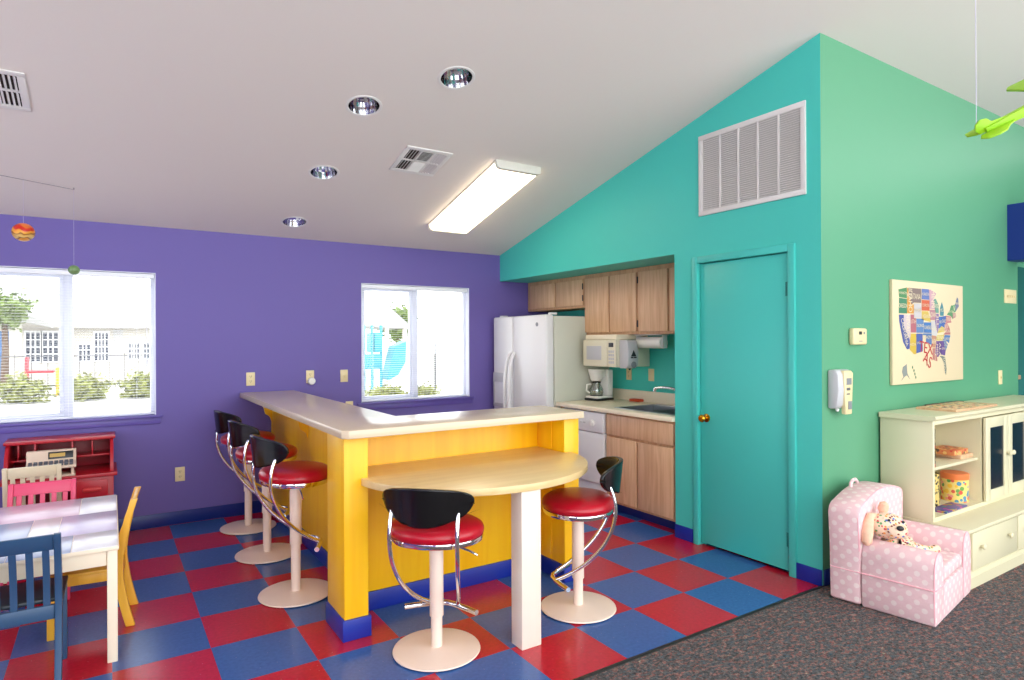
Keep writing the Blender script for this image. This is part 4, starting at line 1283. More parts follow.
at(hu, k, 'top', M['hutch'])
at(hu, MB().box(HX0 + .024, HX1 - .024, 2.126, 2.136, HB, HT), 'back_panel', M['hutch'])
at(hu, MB().box(HX0 + .024, HX1 - .024, 1.822, 2.126, HB, HB + 0.026), 'bottom_shelf', M['hutch'])
at(hu, MB().box(D0 - .012, D0 + .012, 1.83, 2.126, HB + .026, HT), 'divider', M['hutch'])
at(hu, MB().box(D1 - .012, D1 + .012, 1.83, 2.126, HB + .026, HT), 'divider', M['hutch'])
at(hu, MB().box(HX0 + .024, D0 - .012, 1.85, 2.126, 0.668, 0.686, 0.001), 'shelf', M['hutch'])
at(hu, MB().box(D1 + .012, HX1 - .024, 1.85, 2.126, 0.668, 0.686, 0.001), 'shelf', M['hutch'])
at(hu, MB().box(HX0 + .024, HX1 - .024, 1.822, 1.84, 0.962, HT, 0.001), 'rail', M['hutch'])
for x0, x1, kx in ((D0 - 0.004, (D0 + D1) / 2 - .002, 1), ((D0 + D1) / 2 + .002, D1 + 0.004, 0)):
    f = 0.070
    z0, z1 = HB + 0.03, 0.957
    dk = MB()
    dk.box(x0, x0 + f, 1.803, 1.821, z0, z1, 0.002).box(x1 - f, x1, 1.803, 1.821, z0, z1, 0.002).box(x0 + f, x1 - f, 1.803, 1.821, z0, z0 + f, 0.002).box(x0 + f, x1 - f, 1.803, 1.821, z1 - f, z1, 0.002)
    dd = at(hu, dk, 'door', M['hutch'])
    sub(hu, dd, MB().box(x0 + f - .003, x1 - f + .003, 1.810, 1.816, z0 + f - .003, z1 - f + .003), 'dark_panel', M['navy'])
    xx = x1 - 0.026 if kx else x0 + 0.026
    sub(hu, dd, MB().lathe([(0.0, 0.0), (0.007, 0.0), (0.007, 0.01), (0.016, 0.016), (0.018, 0.024), (0.012, 0.031), (0.0, 0.033)], 18, m=Matrix.Translation((xx, 1.8032, 0.69)) @ Matrix.Rotation(PI / 2, 4, 'X')), 'knob', M['hutch'])

# things on and in the hutch
t = thing('puzzle_tray', 'wooden puzzle tray with coloured pieces lying on top of the ivory hutch', 'puzzle', (4.98, 1.965, 1.0185), R(1))
MB().box(-0.34, 0.34, -0.12, 0.12, 0, 0.006).box(-0.34, 0.34, -0.12, -0.105, 0.006, 0.014, 0.001).box(-0.34, 0.34, 0.105, 0.12, 0.006, 0.014, 0.001).box(-0.34, -0.325, -0.105, 0.105, 0.006, 0.014).box(0.325, 0.34, -0.105, 0.105, 0.006, 0.014).build('tray', M['oak'], t)
MB().box(-0.324, 0.324, -0.104, 0.104, 0.0062, 0.013, 0.001).build('pieces', M['puzzle'], t)
t = thing('puzzle_board', 'dark patterned puzzle board behind the wooden puzzle tray on the hutch', 'puzzle', (5.15, 2.113, 1.0185), 0)
MB().box(-0.26, 0.26, -0.022, 0.022, 0, 0.010, 0.001).build('board', M['boardart'], t)
tag(MB().box(4.366, 4.388, 1.853, 2.09, 0.6865, 0.945, 0.002).build('board_game', M['boardart']), 'tall thin patterned board game upright on the upper shelf of the hutch', 'board game')
tag(MB().box(4.80, 4.985, 1.875, 2.06, 0.6865, 0.714, 0.002).build('game_box', M['oak']), 'flat wooden box at the bottom of the stack on the upper shelf', 'box')
tag(MB().box(4.74, 4.95, 1.89, 2.05, 0.7145, 0.748, 0.002).build('game_box', M['boxart']), 'orange printed game box on top of the wooden box, upper shelf', 'box')
t = thing('storage_tin', 'round printed tin with an orange lid on the lower shelf of the hutch', 'tin', (4.905, 1.955, 0.387))
MB().lathe([(0.0, 0.0), (0.080, 0.0), (0.081, 0.004), (0.081, 0.165), (0.0, 0.165)], 40).build('body', M['tin'], t)
MB().lathe([(0.083, 0.150), (0.084, 0.152), (0.084, 0.186), (0.080, 0.190), (0.0, 0.190)], 40).build('lid', M['orange'], t)
t = thing('storage_tin', 'dark and gold patterned tin at the left end of the lower shelf', 'tin', (4.62, 2.02, 0.387))
MB().lathe([(0.0, 0.0), (0.083, 0.0), (0.084, 0.004), (0.084, 0.10), (0.087, 0.102), (0.087, 0.11), (0.084, 0.112), (0.084, 0.205), (0.078, 0.212), (0.0, 0.212)], 36).build('body', M['zebra'], t)
tag(MB().box(-0.16, 0.16, -0.05, 0.05, 0, 0.008, 0.001, m=Matrix.Translation((4.62, 1.878, 0.387)) @ Matrix.Rotation(0.02, 4, 'Z')).build('picture_book', M['boxart2']), 'purple and green picture book lying flat on the lower shelf', 'book')

# ------------------------------------------------------------------ pink polka-dot armchair with plush dog
# local: x width, -y front; C = front right corner
AX = R(8.5)
fl = Vector((3.597, 1.540))
ux = Vector((math.cos(AX), math.sin(AX)))
uy = Vector((-math.sin(AX), math.cos(AX)))
AW, AD = 0.662, 0.505
ctr = fl + ux * AW / 2 + uy * AD / 2
ac = thing('kids_armchair', "pink child's armchair with white polka dots by the ivory cabinet", 'armchair', (ctr.x - 0.004, ctr.y - 0.012, 0.004), AX)
ac.scale = (1.055, 1.04, 1.055)
hw, hd = AW / 2, AD / 2
AT = 0.145                                    # arm thickness
def arm(x0, x1):
    b = MB()
    cx, r = (x0 + x1) / 2, (x1 - x0) / 2
    prof = [(x0 + .006, 0.0), (x0, 0.012), (x0 - .006, 0.12), (x0, 0.262)] + [(cx - r * math.cos(PI * k / 14), 0.262 + r * 1.25 * math.sin(PI * k / 14)) for k in range(1, 14)] + [(x1, 0.262), (x1 + .006, 0.12), (x1, 0.012), (x1 - .006, 0.0)]
    b.prism(prof, -hd, hd - 0.166, 'y', bev=0.010)
    return b
def arc_pipe(x0, x1, y, zb):
    cx, r = (x0 + x1) / 2, (x1 - x0) / 2
    return [(x0 + .004, y, zb), (x0 - .002, y, 0.12), (x0 + .002, y, 0.262)] + [(cx - (r - .003) * math.cos(PI * k / 14), y, 0.262 + (r - .003) * 1.25 * math.sin(PI * k / 14)) for k in range(1, 14)] + [(x1 - .002, y, 0.262), (x1 + .002, y, 0.12), (x1 - .004, y, zb)]
for s, nm in ((-1, 'arm'), (1, 'arm')):
    x0, x1 = (-hw, -hw + AT) if s < 0 else (hw - AT, hw)
    a = arm(x0, x1).build('arm', M['pinkdots'], ac, boxuv=True)
    MB().tube(arc_pipe(x0, x1, -hd + 0.004, 0.02), 0.004, 8).build('piping', M['pinkpipe'], a)
# back: rounded slab, a little taller in the middle
nb = 20
prof = [(-hw + .006, 0.0), (-hw - .002, 0.014), (-hw - .006, 0.12), (-hw - .012, 0.30), (-hw - .030, 0.48), (-hw - .014, 0.515)]
prof += [(-hw + .012 + (2 * hw - .024) * k / nb, 0.532 + 0.050 * math.sin(PI * k / nb)) for k in range(nb + 1)]
prof += [(hw + .012, 0.515), (hw + .022, 0.48), (hw + .012, 0.30), (hw + .006, 0.12), (hw + .002, 0.014), (hw - .006, 0.0)]
bk = MB().prism(prof, hd - 0.165, hd, 'y', bev=0.022).build('backrest', M['pinkdots'], ac, boxuv=True)
MB().tube([(p[0] * 0.975, hd - 0.158, p[1] - 0.008) for p in prof[3:-3]], 0.0042, 8).build('piping', M['pinkpipe'], bk)
MB().box(-hw + AT + .0065, hw - AT - .0065, -hd + 0.002, hd - 0.166, 0.001, 0.176, 0.006).build('base', M['pinkdots'], ac, boxuv=True)
MB().box(-hw + AT + .0065, hw - AT - .0065, -hd + 0.004, hd - 0.166, 0.1765, 0.250, 0.024, 4).build('seat_cushion', M['pinkdots'], ac, boxuv=True)
MB().tube([(-hw - .006, hd - .01, 0.180), (-hw - .0045, -hd + .006, 0.180)], 0.0042, 8).build('piping', M['pinkpipe'], ac)
MB().tube([(-hw + .004, -hd - .001, 0.180), (-hw + AT, -hd - .001, 0.178)], 0.004, 8).build('piping', M['pinkpipe'], ac)
pp = [(-0.10, hd - 0.03, 0.570), (-0.097, hd - 0.028, 0.592), (-0.07, hd - 0.028, 0.608), (-0.03, hd - 0.028, 0.608), (-0.005, hd - 0.028, 0.592), (0.0, hd - 0.03, 0.570)]
MB().tube(pp, 0.010, 8).build('carry_loop', M['pinkdots'], ac, boxuv=True)

# plush dog lying in the armchair
def AL(x, y, z):
    return (ctr.x + ux.x * x + uy.x * y, ctr.y + ux.y * x + uy.y * y, 0.004 + z)
pd = thing('plush_dog', 'floral plush dog with long peach ears slumped in the pink armchair', 'stuffed animal', AL(-0.120, -0.055, 0.265), AX)
pd.scale = (1.2, 1.2, 1.2)
body = bmesh.new()
def chain(pts, rad, levels=2):
    """skinned limb chain grown into one smooth surface"""
    me = bpy.data.meshes.new('sk')
    ed = [(i, i + 1) for i in range(len(pts) - 1)]
    me.from_pydata(pts, ed, [])
    return me, rad
def skinned(name, verts, edges, radii, m, parent, sub_=2):
    me = bpy.data.meshes.new(name)
    me.from_pydata(verts, edges, [])
    ob = bpy.data.objects.new(name, me)
    col.objects.link(ob)
    ob.modifiers.new('s', 'SKIN')
    for v, r in zip(me.skin_vertices[0].data, radii):
        v.radius = (r, r)
    me.skin_vertices[0].data[0].use_root = True
    sd_ = ob.modifiers.new('u', 'SUBSURF')
    sd_.levels = sub_
    bpy.context.view_layer.update()
    dg = bpy.context.evaluated_depsgraph_get()
    nm_ = bpy.data.meshes.new_from_object(ob.evaluated_get(dg))
    ob.modifiers.clear()
    ob.data = nm_
    bpy.data.meshes.remove(me)
    nm_.name = name
    nm_.materials.clear()
    nm_.materials.append(m)
    nm_.polygons.foreach_set('use_smooth', [True] * len(nm_.polygons))
    ob.parent = parent
    return ob
# belly, chest, neck, then four limbs
V = [(-0.01, 0.0, 0.050), (-0.03, 0.045, 0.065), (-0.045, 0.075, 0.085),
     (0.04, 0.035, 0.060), (0.085, 0.015, 0.052), (0.125, 0.0, 0.046),
     (-0.09, 0.02, 0.05), (-0.115, -0.03, 0.035),
     (0.03, -0.05, 0.040), (0.085, -0.09, 0.030), (0.135, -0.115, 0.034),
     (-0.05, -0.07, 0.034), (-0.07, -0.12, 0.028)]
E_ = [(0, 1), (1, 2), (1, 3), (3, 4), (4, 5), (1, 6), (6, 7), (0, 8), (8, 9), (9, 10), (0, 11), (11, 12)]
Rd = [0.048, 0.046, 0.036, 0.024, 0.019, 0.023, 0.024, 0.020, 0.024, 0.019, 0.022, 0.026, 0.024]
skinned('body', V, E_, Rd, M['plush'], pd)
hm = MB()
HC = Matrix.Translation((-0.065, 0.042, 0.146)) @ Matrix.Rotation(-0.75, 4, 'Z') @ Matrix.Rotation(0.12, 4, 'Y') @ Matrix.Rotation(-0.2, 4, 'X')
hm.ball((0, 0, 0), 0.070, 1.22, 0.90, 0.86, 28, m=HC)
hm.ball((0.012, -0.042, -0.018), 0.046, 1.15, 0.95, 0.78, 22, m=HC)
hd_ = hm.build('head', M['plush'], pd)
MB().ball((0.008, -0.086, -0.004), 0.013, 1.3, 0.8, 0.9, 14, m=HC).build('nose', M['app_dark'], hd_)
for x in (-0.026, 0.040):
    MB().ball((x, -0.056, 0.026), 0.0065, n=12, m=HC).build('eye', M['app_dark'], hd_)
def ear(pts, wid):
    return MB().tube([HC @ Vector(p) for p in pts], wid, 12)
ear([(-0.055, 0.0, 0.042), (-0.084, -0.010, 0.036), (-0.102, -0.020, 0.0), (-0.110, -0.026, -0.045), (-0.112, -0.028, -0.085), (-0.110, -0.028, -0.100)], [0.010, 0.018, 0.024, 0.027, 0.022, 0.008]).build('ear', M['plush_ear'], hd_)
ear([(0.0, 0.035, 0.045), (-0.004, 0.030, 0.075), (-0.002, 0.022, 0.098), (0.002, 0.018, 0.108)], [0.012, 0.024, 0.021, 0.007]).build('ear', M['plush_ear'], hd_)

# ------------------------------------------------------------------ lime toy plane on a thread (tail end in view)
TPL = Vector((2.832, 1.022, 2.297))
TPA = R(-52)
tp = thing('toy_airplane', 'lime green wooden toy airplane hanging from the ceiling at the right edge', 'toy airplane', TPL, (R(24), R(-24), TPA))
MB().prism([(0.0, -0.010), (0.0, 0.010), (0.12, 0.018), (0.32, 0.034), (0.42, 0.032), (0.45, 0.0), (0.42, -0.032), (0.32, -0.034), (0.12, -0.016)], -0.016, 0.016, 'y', bev=0.003).build('fuselage', M['lime'], tp)
MB().prism([(-0.020, -0.008), (-0.030, 0.012), (-0.024, 0.034), (-0.004, 0.046), (0.018, 0.040), (0.030, 0.022), (0.10, 0.014), (0.10, -0.008)], -0.005, 0.005, 'y', bev=0.002).build('tail_fin', M['lime'], tp)
for s in (-1, 1):
    MB().prism([(-0.02, s * 0.0165), (0.10, s * 0.0165), (0.065, s * 0.045), (0.035, s * 0.085), (0.005, s * 0.096), (-0.03, s * 0.086), (-0.040, s * 0.05)], -0.012, -0.006, 'z', bev=0.0015).build('tailplane', M['lime'], tp)
MB().prism([(0.25, -0.30), (0.23, -0.27), (0.23, 0.27), (0.25, 0.30), (0.34, 0.30), (0.36, 0.27), (0.36, -0.27), (0.34, -0.30)], 0.026, 0.036, 'z', bev=0.003).build('wing', M['lime'], tp)
MB().box(0.452, 0.459, -0.010, 0.010, -0.10, 0.10, 0.003).cyl((0.445, 0, 0), (0.47, 0, 0), 0.016, 0.010, n=14).build('propeller', M['lime'], tp)
ht_ = MB()
EU = bpy.data.objects['toy_airplane'].rotation_euler.to_matrix()
for lp in ((-0.02, 0, 0.03), (0.29, 0, 0.036)):
    p = TPL + EU @ Vector(lp)
    zc = CZ(p.y)
    d0 = EU.transposed() @ (p - TPL)
    d1 = EU.transposed() @ (Vector((p.x, p.y, zc)) - TPL)
    ht_.cyl(d0, d1, 0.0011, n=6)
ht_.build('hanging_thread', M['thread'], tp)

# ------------------------------------------------------------------ planet mobile above the left window
wy0, wy1 = Vector((-1.2, 5.035, CZ(5.035) - 0.012)), Vector((-0.188, 5.285, CZ(5.285) - 0.012))
wr = MB().cyl(wy0, wy1, 0.0022, n=8)
for p in (wy0, wy1):
    wr.cyl(p, (p.x, p.y, CZ(p.y)), 0.004, n=8)
tag(wr.build('mobile_wire', M['wire']), 'thin grey wire strung under the sloping ceiling at the left', 'wire')
pj = thing('planet_ball', 'orange and red banded planet ball hanging on a thread at the left edge', 'hanging ball', (-0.46, 5.218, 2.228))
MB().ball((0, 0, 0), 0.063, 1, 1, 0.95, 32).build('ball', M['jup'], pj)
MB().cyl((0, 0, 0.058), (0, 0, CZ(5.218) - 0.014 - 2.228), 0.0008, n=6).build('hanging_thread', M['thread'], pj)
pj = thing('planet_ball', 'small green marbled planet ball hanging in front of the left window top', 'hanging ball', (-0.189, 5.284, 2.001))
MB().ball((0, 0, 0), 0.035, 1, 1, 0.95, 24).build('ball', M['planet'], pj)
MB().cyl((0, 0, 0.037), (0, 0, CZ(5.284) - 0.014 - 2.001), 0.0008, n=6).build('hanging_thread', M['thread'], pj)

# ------------------------------------------------------------------ red roll-top style desk with toy register
dk = thing('childs_desk', "red child's desk with pigeonhole hutch under the left window", 'desk', (-0.275, 5.58, 0))
hw = 0.315
def dm_(name, m, *boxes, bev=0.003):
    b = MB()
    for q in boxes:
        b.box(*q, bev)
    return b.build(name, m, dk)
dm_('desktop', M['red'], (-hw - 0.02, hw + 0.022, -0.22, 0.22, 0.535, 0.56))
# right pedestal with drawer and left side
for s in (1,):
    dm_('pedestal', M['red'], (0.055, hw, -0.20, 0.20, 0.0, 0.534))
    for z0, z1 in ((0.395, 0.515), (0.215, 0.38), (0.035, 0.20)):
        dd = dm_('drawer', M['red'], (0.085, hw - 0.035, -0.213, -0.2005, z0, z1))
        MB().box(0.13, hw - 0.075, -0.235, -0.2135, (z0 + z1) / 2 - 0.018, (z0 + z1) / 2 + 0.010, 0.008).build('pull', M['handle_red'], dd)
dm_('side_panel', M['red'], (-hw, -hw + 0.022, -0.20, 0.20, 0.0, 0.534))
dm_('apron', M['red'], (-hw + 0.023, 0.054, -0.20, -0.182, 0.46, 0.534))
dm_('back_panel', M['reddark'], (-hw + 0.023, 0.054, 0.185, 0.20, 0.15, 0.534))
# hutch: curved sides, top, back and pigeonholes
sidep = [(-0.17, 0.5605), (-0.165, 0.60), (-0.145, 0.66), (-0.115, 0.715), (-0.075, 0.755), (-0.03, 0.78), (0.20, 0.78), (0.20, 0.5605)]
for x0 in (-hw, hw - 0.022):
    MB().prism(sidep, x0, x0 + 0.022, 'x', bev=0.002).build('hutch_side', M['red'], dk)
dm_('hutch_top', M['red'], (-hw - 0.012, hw + 0.012, -0.045, 0.21, 0.781, 0.803))
dm_('hutch_back', M['reddark'], (-hw + .023, hw - .023, 0.185, 0.199, 0.561, 0.78))
dm_('hutch_shelf', M['red'], (0.07, hw - .023, 0.0, 0.184, 0.655, 0.668), bev=0.001)
dm_('hutch_shelf', M['red'], (-hw + .023, -0.161, 0.0, 0.184, 0.655, 0.668), bev=0.001)
for q in ((0.058, 0.069, -0.02, 0.184, 0.561, 0.78), (0.178, 0.188, 0.0, 0.184, 0.6685, 0.78), (-0.16, -0.149, -0.02, 0.184, 0.561, 0.78), (-0.255, -0.245, 0.0, 0.184, 0.6685, 0.78)):
    dm_('pigeonhole_divider', M['red'], q, bev=0.001)
rg = thing('toy_register', 'beige toy keyboard telephone with amber display on the red desk', 'toy', (-0.335, 5.455, 0.561), R(2))
MB().box(-0.13, 0.145, -0.09, 0.075, 0.0, 0.012, 0.004).box(-0.125, -0.11, -0.08, 0.07, 0.012, 0.06).box(0.12, 0.135, -0.08, 0.07, 0.012, 0.06).build('feet', M['radio'], rg)
MB().prism([(-0.10, 0.06), (-0.10, 0.075), (-0.01, 0.100), (0.02, 0.175), (0.075, 0.175), (0.075, 0.06)], -0.135, 0.15, 'x', bev=0.005).build('case', M['radio'], rg)
MS = Matrix.Translation((0, 0.006, 0.139)) @ Matrix.Rotation(-0.38, 4, 'X')
MB().box(-0.012, 0.132, -0.007, -0.001, -0.024, 0.026, 0.001, m=MS).build('display_bezel', M['app_dark'], rg)
MB().box(-0.004, 0.085, -0.009, -0.0072, -0.012, 0.014, m=MS).build('display', M['lcd'], rg)
k = MB()
MK = Matrix.Translation((0, -0.055, 0.0905)) @ Matrix.Rotation(0.322, 4, 'X')
for i in range(9):
    for j in range(2):
        k.box(-0.122 + i * 0.029, -0.100 + i * 0.029, -0.034 + j * 0.036, -0.004 + j * 0.036, 0.0, 0.010, 0.002, m=MK)
k.build('keys', M['label_grey'], rg)

# ------------------------------------------------------------------ patchwork play table
tb = thing('play_table', "child's square table with pastel patchwork top and ivory legs", 'table', (0.044 - 0.018, 3.450, 0), R(-0.3))
TW, TD, TZ = 0.84, 1.165, 0.55          # local: x from -TW to 0, y from 0 to TD
MB().box(-TW, 0.02, 0.0, TD, TZ - 0.022, TZ - 0.003, 0.004).build('top_frame', M['tbl_leg'], tb)
rows = [(0.004, 0.30, [(-TW, -0.62, 'tbl_b'), (-0.62, -0.40, 'tbl_c'), (-0.40, -0.165, 'tbl_c'), (-0.165, 0.016, 'tbl_b')]),
        (0.303, 0.73, [(-TW, -0.56, 'tbl_d'), (-0.56, -0.455, 'tbl_b'), (-0.455, -0.32, 'tbl_b'), (-0.32, 0.016, 'tbl_a')]),
        (0.733, TD - 0.004, [(-TW, -0.58, 'tbl_c'), (-0.58, -0.16, 'tbl_d'), (-0.16, 0.016, 'tbl_b')])]
rows[1] = (0.303, 0.73, [(-TW, -0.50, 'tbl_d'), (-0.50, -0.355, 'tbl_c'), (-0.355, -0.235, 'tbl_b'), (-0.235, 0.016, 'tbl_a')])
for y0, y1, cells in rows:
    for x0, x1, mm in cells:
        MB().box(x0 + 0.0015, x1 - 0.0015, y0, y1, TZ - 0.0028, TZ, 0.0008).build('top_panel', M[mm], tb)
for x0, y0 in ((-0.028, 0.02), (-0.028, TD - 0.062), (-TW + 0.01, 0.02), (-TW + 0.01, TD - 0.062)):
    MB().box(x0, x0 + 0.042, y0, y0 + 0.042, 0.0, TZ - 0.0225, 0.004).build('leg', M['tbl_leg'], tb)
for q in ((-TW + 0.053, -0.029, 0.03, 0.048), (-TW + 0.053, -0.029, TD - 0.05, TD - 0.032), (-0.020, -0.002, 0.063, TD - 0.063), (-TW + 0.018, -TW + 0.036, 0.063, TD - 0.063)):
    MB().box(q[0], q[1], q[2], q[3], TZ - 0.095, TZ - 0.0225, 0.003).build('apron', M['tbl_leg'], tb)

# ------------------------------------------------------------------ slat-back children's chairs (local +y is forward, back at -y)
def kid_chair(label, loc, rot, m, H=0.66, W=0.31, seat_z=0.31, nsl=5, mseat=None, D=0.30):
    t = thing('childs_chair', label, 'chair', loc, rot, "painted slat-back children's chairs")
    hw = W / 2
    yb = -D / 2
    def back_y(z):
        k = (z - seat_z) / (H - seat_z)
        if z < seat_z:
            q = 1 - z / seat_z
            return yb - 0.055 * q ** 1.6
        return yb - 0.075 * k ** 1.5
    zs = [H * i / 16 for i in range(17)]
    hal = 0.021
    poly = [(back_y(z) + hal * (1.0 if z < H * .8 else 0.8), z) for z in zs] + [(back_y(z) - hal * (1.0 if z < H * .8 else 0.75), z) for z in reversed(zs)]
    for s in (-1, 1):
        x0 = s * hw - (0.026 if s > 0 else 0)
        MB().prism(poly, x0, x0 + 0.026, 'x', bev=0.003).build('rear_leg', m, t)
    # crest and lower rail follow the back
    def rail(z0, z1, th=0.018):
        p = [(back_y(z0) + th / 2, z0), (back_y(z1) + th / 2, z1), (back_y(z1) - th / 2, z1), (back_y(z0) - th / 2, z0)]
        return MB().prism(p, -hw + 0.0265, hw - 0.0265, 'x', bev=0.003)
    rail(H - 0.072, H - 0.002).build('crest_rail', m, t)
    rail(seat_z - 0.080, seat_z - 0.020).build('lower_rail', m, t)
    inner = W - 0.053
    for k in range(nsl):
        x = -inner / 2 + inner * (k + 0.5) / nsl
        z0, z1 = seat_z - 0.0195, H - 0.0725
        pl = []
        for i in range(7):
            z = z0 + (z1 - z0) * i / 6
            pl.append((back_y(z) + 0.006, z))
        for i in range(6, -1, -1):
            z = z0 + (z1 - z0) * i / 6
            pl.append((back_y(z) - 0.006, z))
        MB().prism(pl, x - 0.0125, x + 0.0125, 'x').build('slat', m, t)
    MB().box(-hw - 0.002, hw + 0.002, yb + 0.022, D / 2 + 0.02, seat_z - 0.018, seat_z, 0.006).build('seat', mseat or m, t)
    for s in (-1, 1):
        x0 = s * (hw - 0.016)
        MB().prism([(x0 - 0.015, D / 2 - 0.028), (x0 + 0.015, D / 2 - 0.028), (x0 + 0.015, D / 2 + 0.004), (x0 - 0.015, D / 2 + 0.004)], 0.0, seat_z - 0.0185, 'z', bev=0.003).build('front_leg', m, t)
        MB().box(x0 - 0.008, x0 + 0.008, yb + 0.022, D / 2 - 0.0285, seat_z - 0.065, seat_z - 0.019, 0.002).build('side_apron', m, t)
    MB().box(-hw + 0.033, hw - 0.033, D / 2 - 0.022, D / 2 - 0.006, seat_z - 0.065, seat_z - 0.019, 0.002).build('front_apron', m, t)
    return t
kid_chair("yellow child's chair seen from the side at the right end of the play table", (-0.089, 4.045, 0), R(85), M['yellowc'], 0.668, 0.33, 0.32)
kid_chair("slate blue child's chair with its back to the camera in front of the play table", (-0.330, 3.515, 0), R(-1), M['bluec'], 0.685, 0.335, 0.382, 5, M['bluec_seat'])
kid_chair("hot pink child's chair behind the far edge of the play table", (-0.345, 4.62, 0), R(180 - 3), M['pink'], 0.636, 0.34, 0.31)
kid_chair("cream child's chair drawn up to the red desk behind the pink chair", (-0.402, 5.20, 0), R(1), M['creamw'], 0.715, 0.30, 0.33)

# ------------------------------------------------------------------ outdoors
GZ = -0.55
struct(MB().box(-60, 80, 6.4, 90, GZ - 0.2, GZ).build('ground', M['ground'], smooth=False))
def shrub(name, label, cat, c, r, sx, sy, sz, m, n, group, trunk=None):
    t = thing(name, label, cat, (c[0], c[1], GZ), 0, group)
    rnd = random.Random(int(c[0] * 17 + c[1] * 31))
    b = MB()
    bb = bmesh.new()
    for k in range(int(n * 1.6)):
        # leaf clumps: small crossed quads spread through an ellipsoid shell
        while True:
            v = Vector((rnd.uniform(-1, 1), rnd.uniform(-1, 1), rnd.uniform(-1, 1)))
            if 0.35 < v.length < 1:
                break
        w_ = 0.78 + 0.75 * mnoise.noise(v.normalized() * 2.3 + Vector((c[0], c[1], 3.0)))
        p = Vector((v.x * r * sx * w_, v.y * r * sy * w_, v.z * r * sz * w_ + c[2] - GZ))
        if p.z < 0.02:
            p.z = 0.02 + abs(p.z) * .2
        s = r * rnd.uniform(0.05, 0.13)
        nrm = (v + Vector((rnd.uniform(-.7, .7), rnd.uniform(-.7, .7), rnd.uniform(-.7, .7)))).normalized()
        a = nrm.orthogonal().normalized()
        a = Matrix.Rotation(rnd.uniform(0, 6.28), 3, nrm) @ a
        c2 = nrm.cross(a)
        q = [bb.verts.new(p + a * s), bb.verts.new(p + c2 * s * .55 + nrm * s * .15), bb.verts.new(p - a * s), bb.verts.new(p - c2 * s * .55 + nrm * s * .15)]
        bb.faces.new(q)
    b._merge(bb)
    b.build('foliage', m, t, smooth=False)
    if trunk:
        MB().tube([(0, 0, 0), (0.05, 0, (c[2] - GZ) * .5), (0.0, 0.05, c[2] - GZ)], [trunk, trunk * .8, trunk * .5], 10).build('trunk', M['trunk'], t)
    return t
HY = 38.0
def XO(px, y):
    """x of the point seen in photo column px at depth line y (level line of sight)"""
    k = (px - 512) / F_PX
    d = fw + rt * k
    return d.x / d.y * y
# house across the yard
hs = thing('neighbour_house', 'white single-storey house across the yard, seen through the left window', 'house', (XO(60, HY), HY, GZ))
hx0, hx1 = XO(-60, HY) - hs.location.x, XO(175, HY) - hs.location.x
MB().box(hx0, hx1, 0, 6, 0, 3.0).build('walls', M['siding'], hs, smooth=False)
MB().prism([(-0.7, 2.85), (-0.7, 3.0), (4.5, 5.4), (9, 3.0), (9, 2.85), (4.5, 5.1)], hx0 - 0.5, hx1 + 0.5, 'x').build('roof', M['roof'], hs, smooth=False)
MB().box(hx0 - .5, hx1 + .5, -0.74, -0.70, 2.80, 3.0).build('fascia', M['siding'], hs, smooth=False)
def house_window(px0, px1, z0, z1, nx, nz):
    x0, x1 = XO(px0, HY) - hs.location.x, XO(px1, HY) - hs.location.x
    f = MB().box(x0 - .08, x1 + .08, -0.06, -0.005, z0 - .08, z0).box(x0 - .08, x1 + .08, -0.06, -0.005, z1, z1 + .08).box(x0 - .08, x0, -0.06, -0.005, z0, z1).box(x1, x1 + .08, -0.06, -0.005, z0, z1)
    for i in range(1, nx):
        xx = x0 + (x1 - x0) * i / nx
        f.box(xx - .03, xx + .03, -0.05, -0.02, z0, z1)
    for i in range(1, nz):
        zz = z0 + (z1 - z0) * i / nz
        f.box(x0, x1, -0.045, -0.02, zz - .025, zz + .025)
    w = f.build('house_window', M['muntin'], hs, smooth=False)
    MB().box(x0, x1, -0.02, -0.006, z0, z1).build('pane', M['glassdark'], w, smooth=False)
house_window(26, 40, 1.15, 2.55, 3, 4)
house_window(43, 58, 1.15, 2.55, 3, 4)
house_window(79, 90, 1.15, 1.95, 3, 3)
house_window(95, 108, 1.15, 2.55, 4, 4)
house_window(129, 139, 1.2, 2.0, 4, 3)
house_window(144, 149, 1.2, 2.0, 2, 3)
x0, x1 = XO(113, HY) - hs.location.x, XO(123, HY) - hs.location.x
lv = MB()
for i in range(8):
    lv.box(x0, x1, -0.04, -0.004, 2.05 + i * 0.085, 2.10 + i * 0.085)
lv.build('gable_louvre', M['greyl'], hs, smooth=False)
# porch with post and sloping roof edge on the left
px_ = XO(16, HY - 2) - hs.location.x
MB().box(px_ - .22, px_ + .22, -2.2, -1.8, 0, 3.0).build('porch_post', M['siding'], hs, smooth=False)
xr = XO(52, HY - 2) - hs.location.x
MB().prism([(px_ - .6, 3.35), (px_ - .6, 3.75), (xr, 2.95), (xr, 2.75), (px_ + .3, 3.0)], -2.4, -0.75, 'y').build('porch_roof', M['roof'], hs, smooth=False)
xd0, xd1 = XO(-6, HY) - hs.location.x, XO(10, HY) - hs.location.x
MB().box(xd0, xd1, -0.05, -0.004, 0.0, 2.6).build('door', M['porchblue'], hs, smooth=False)
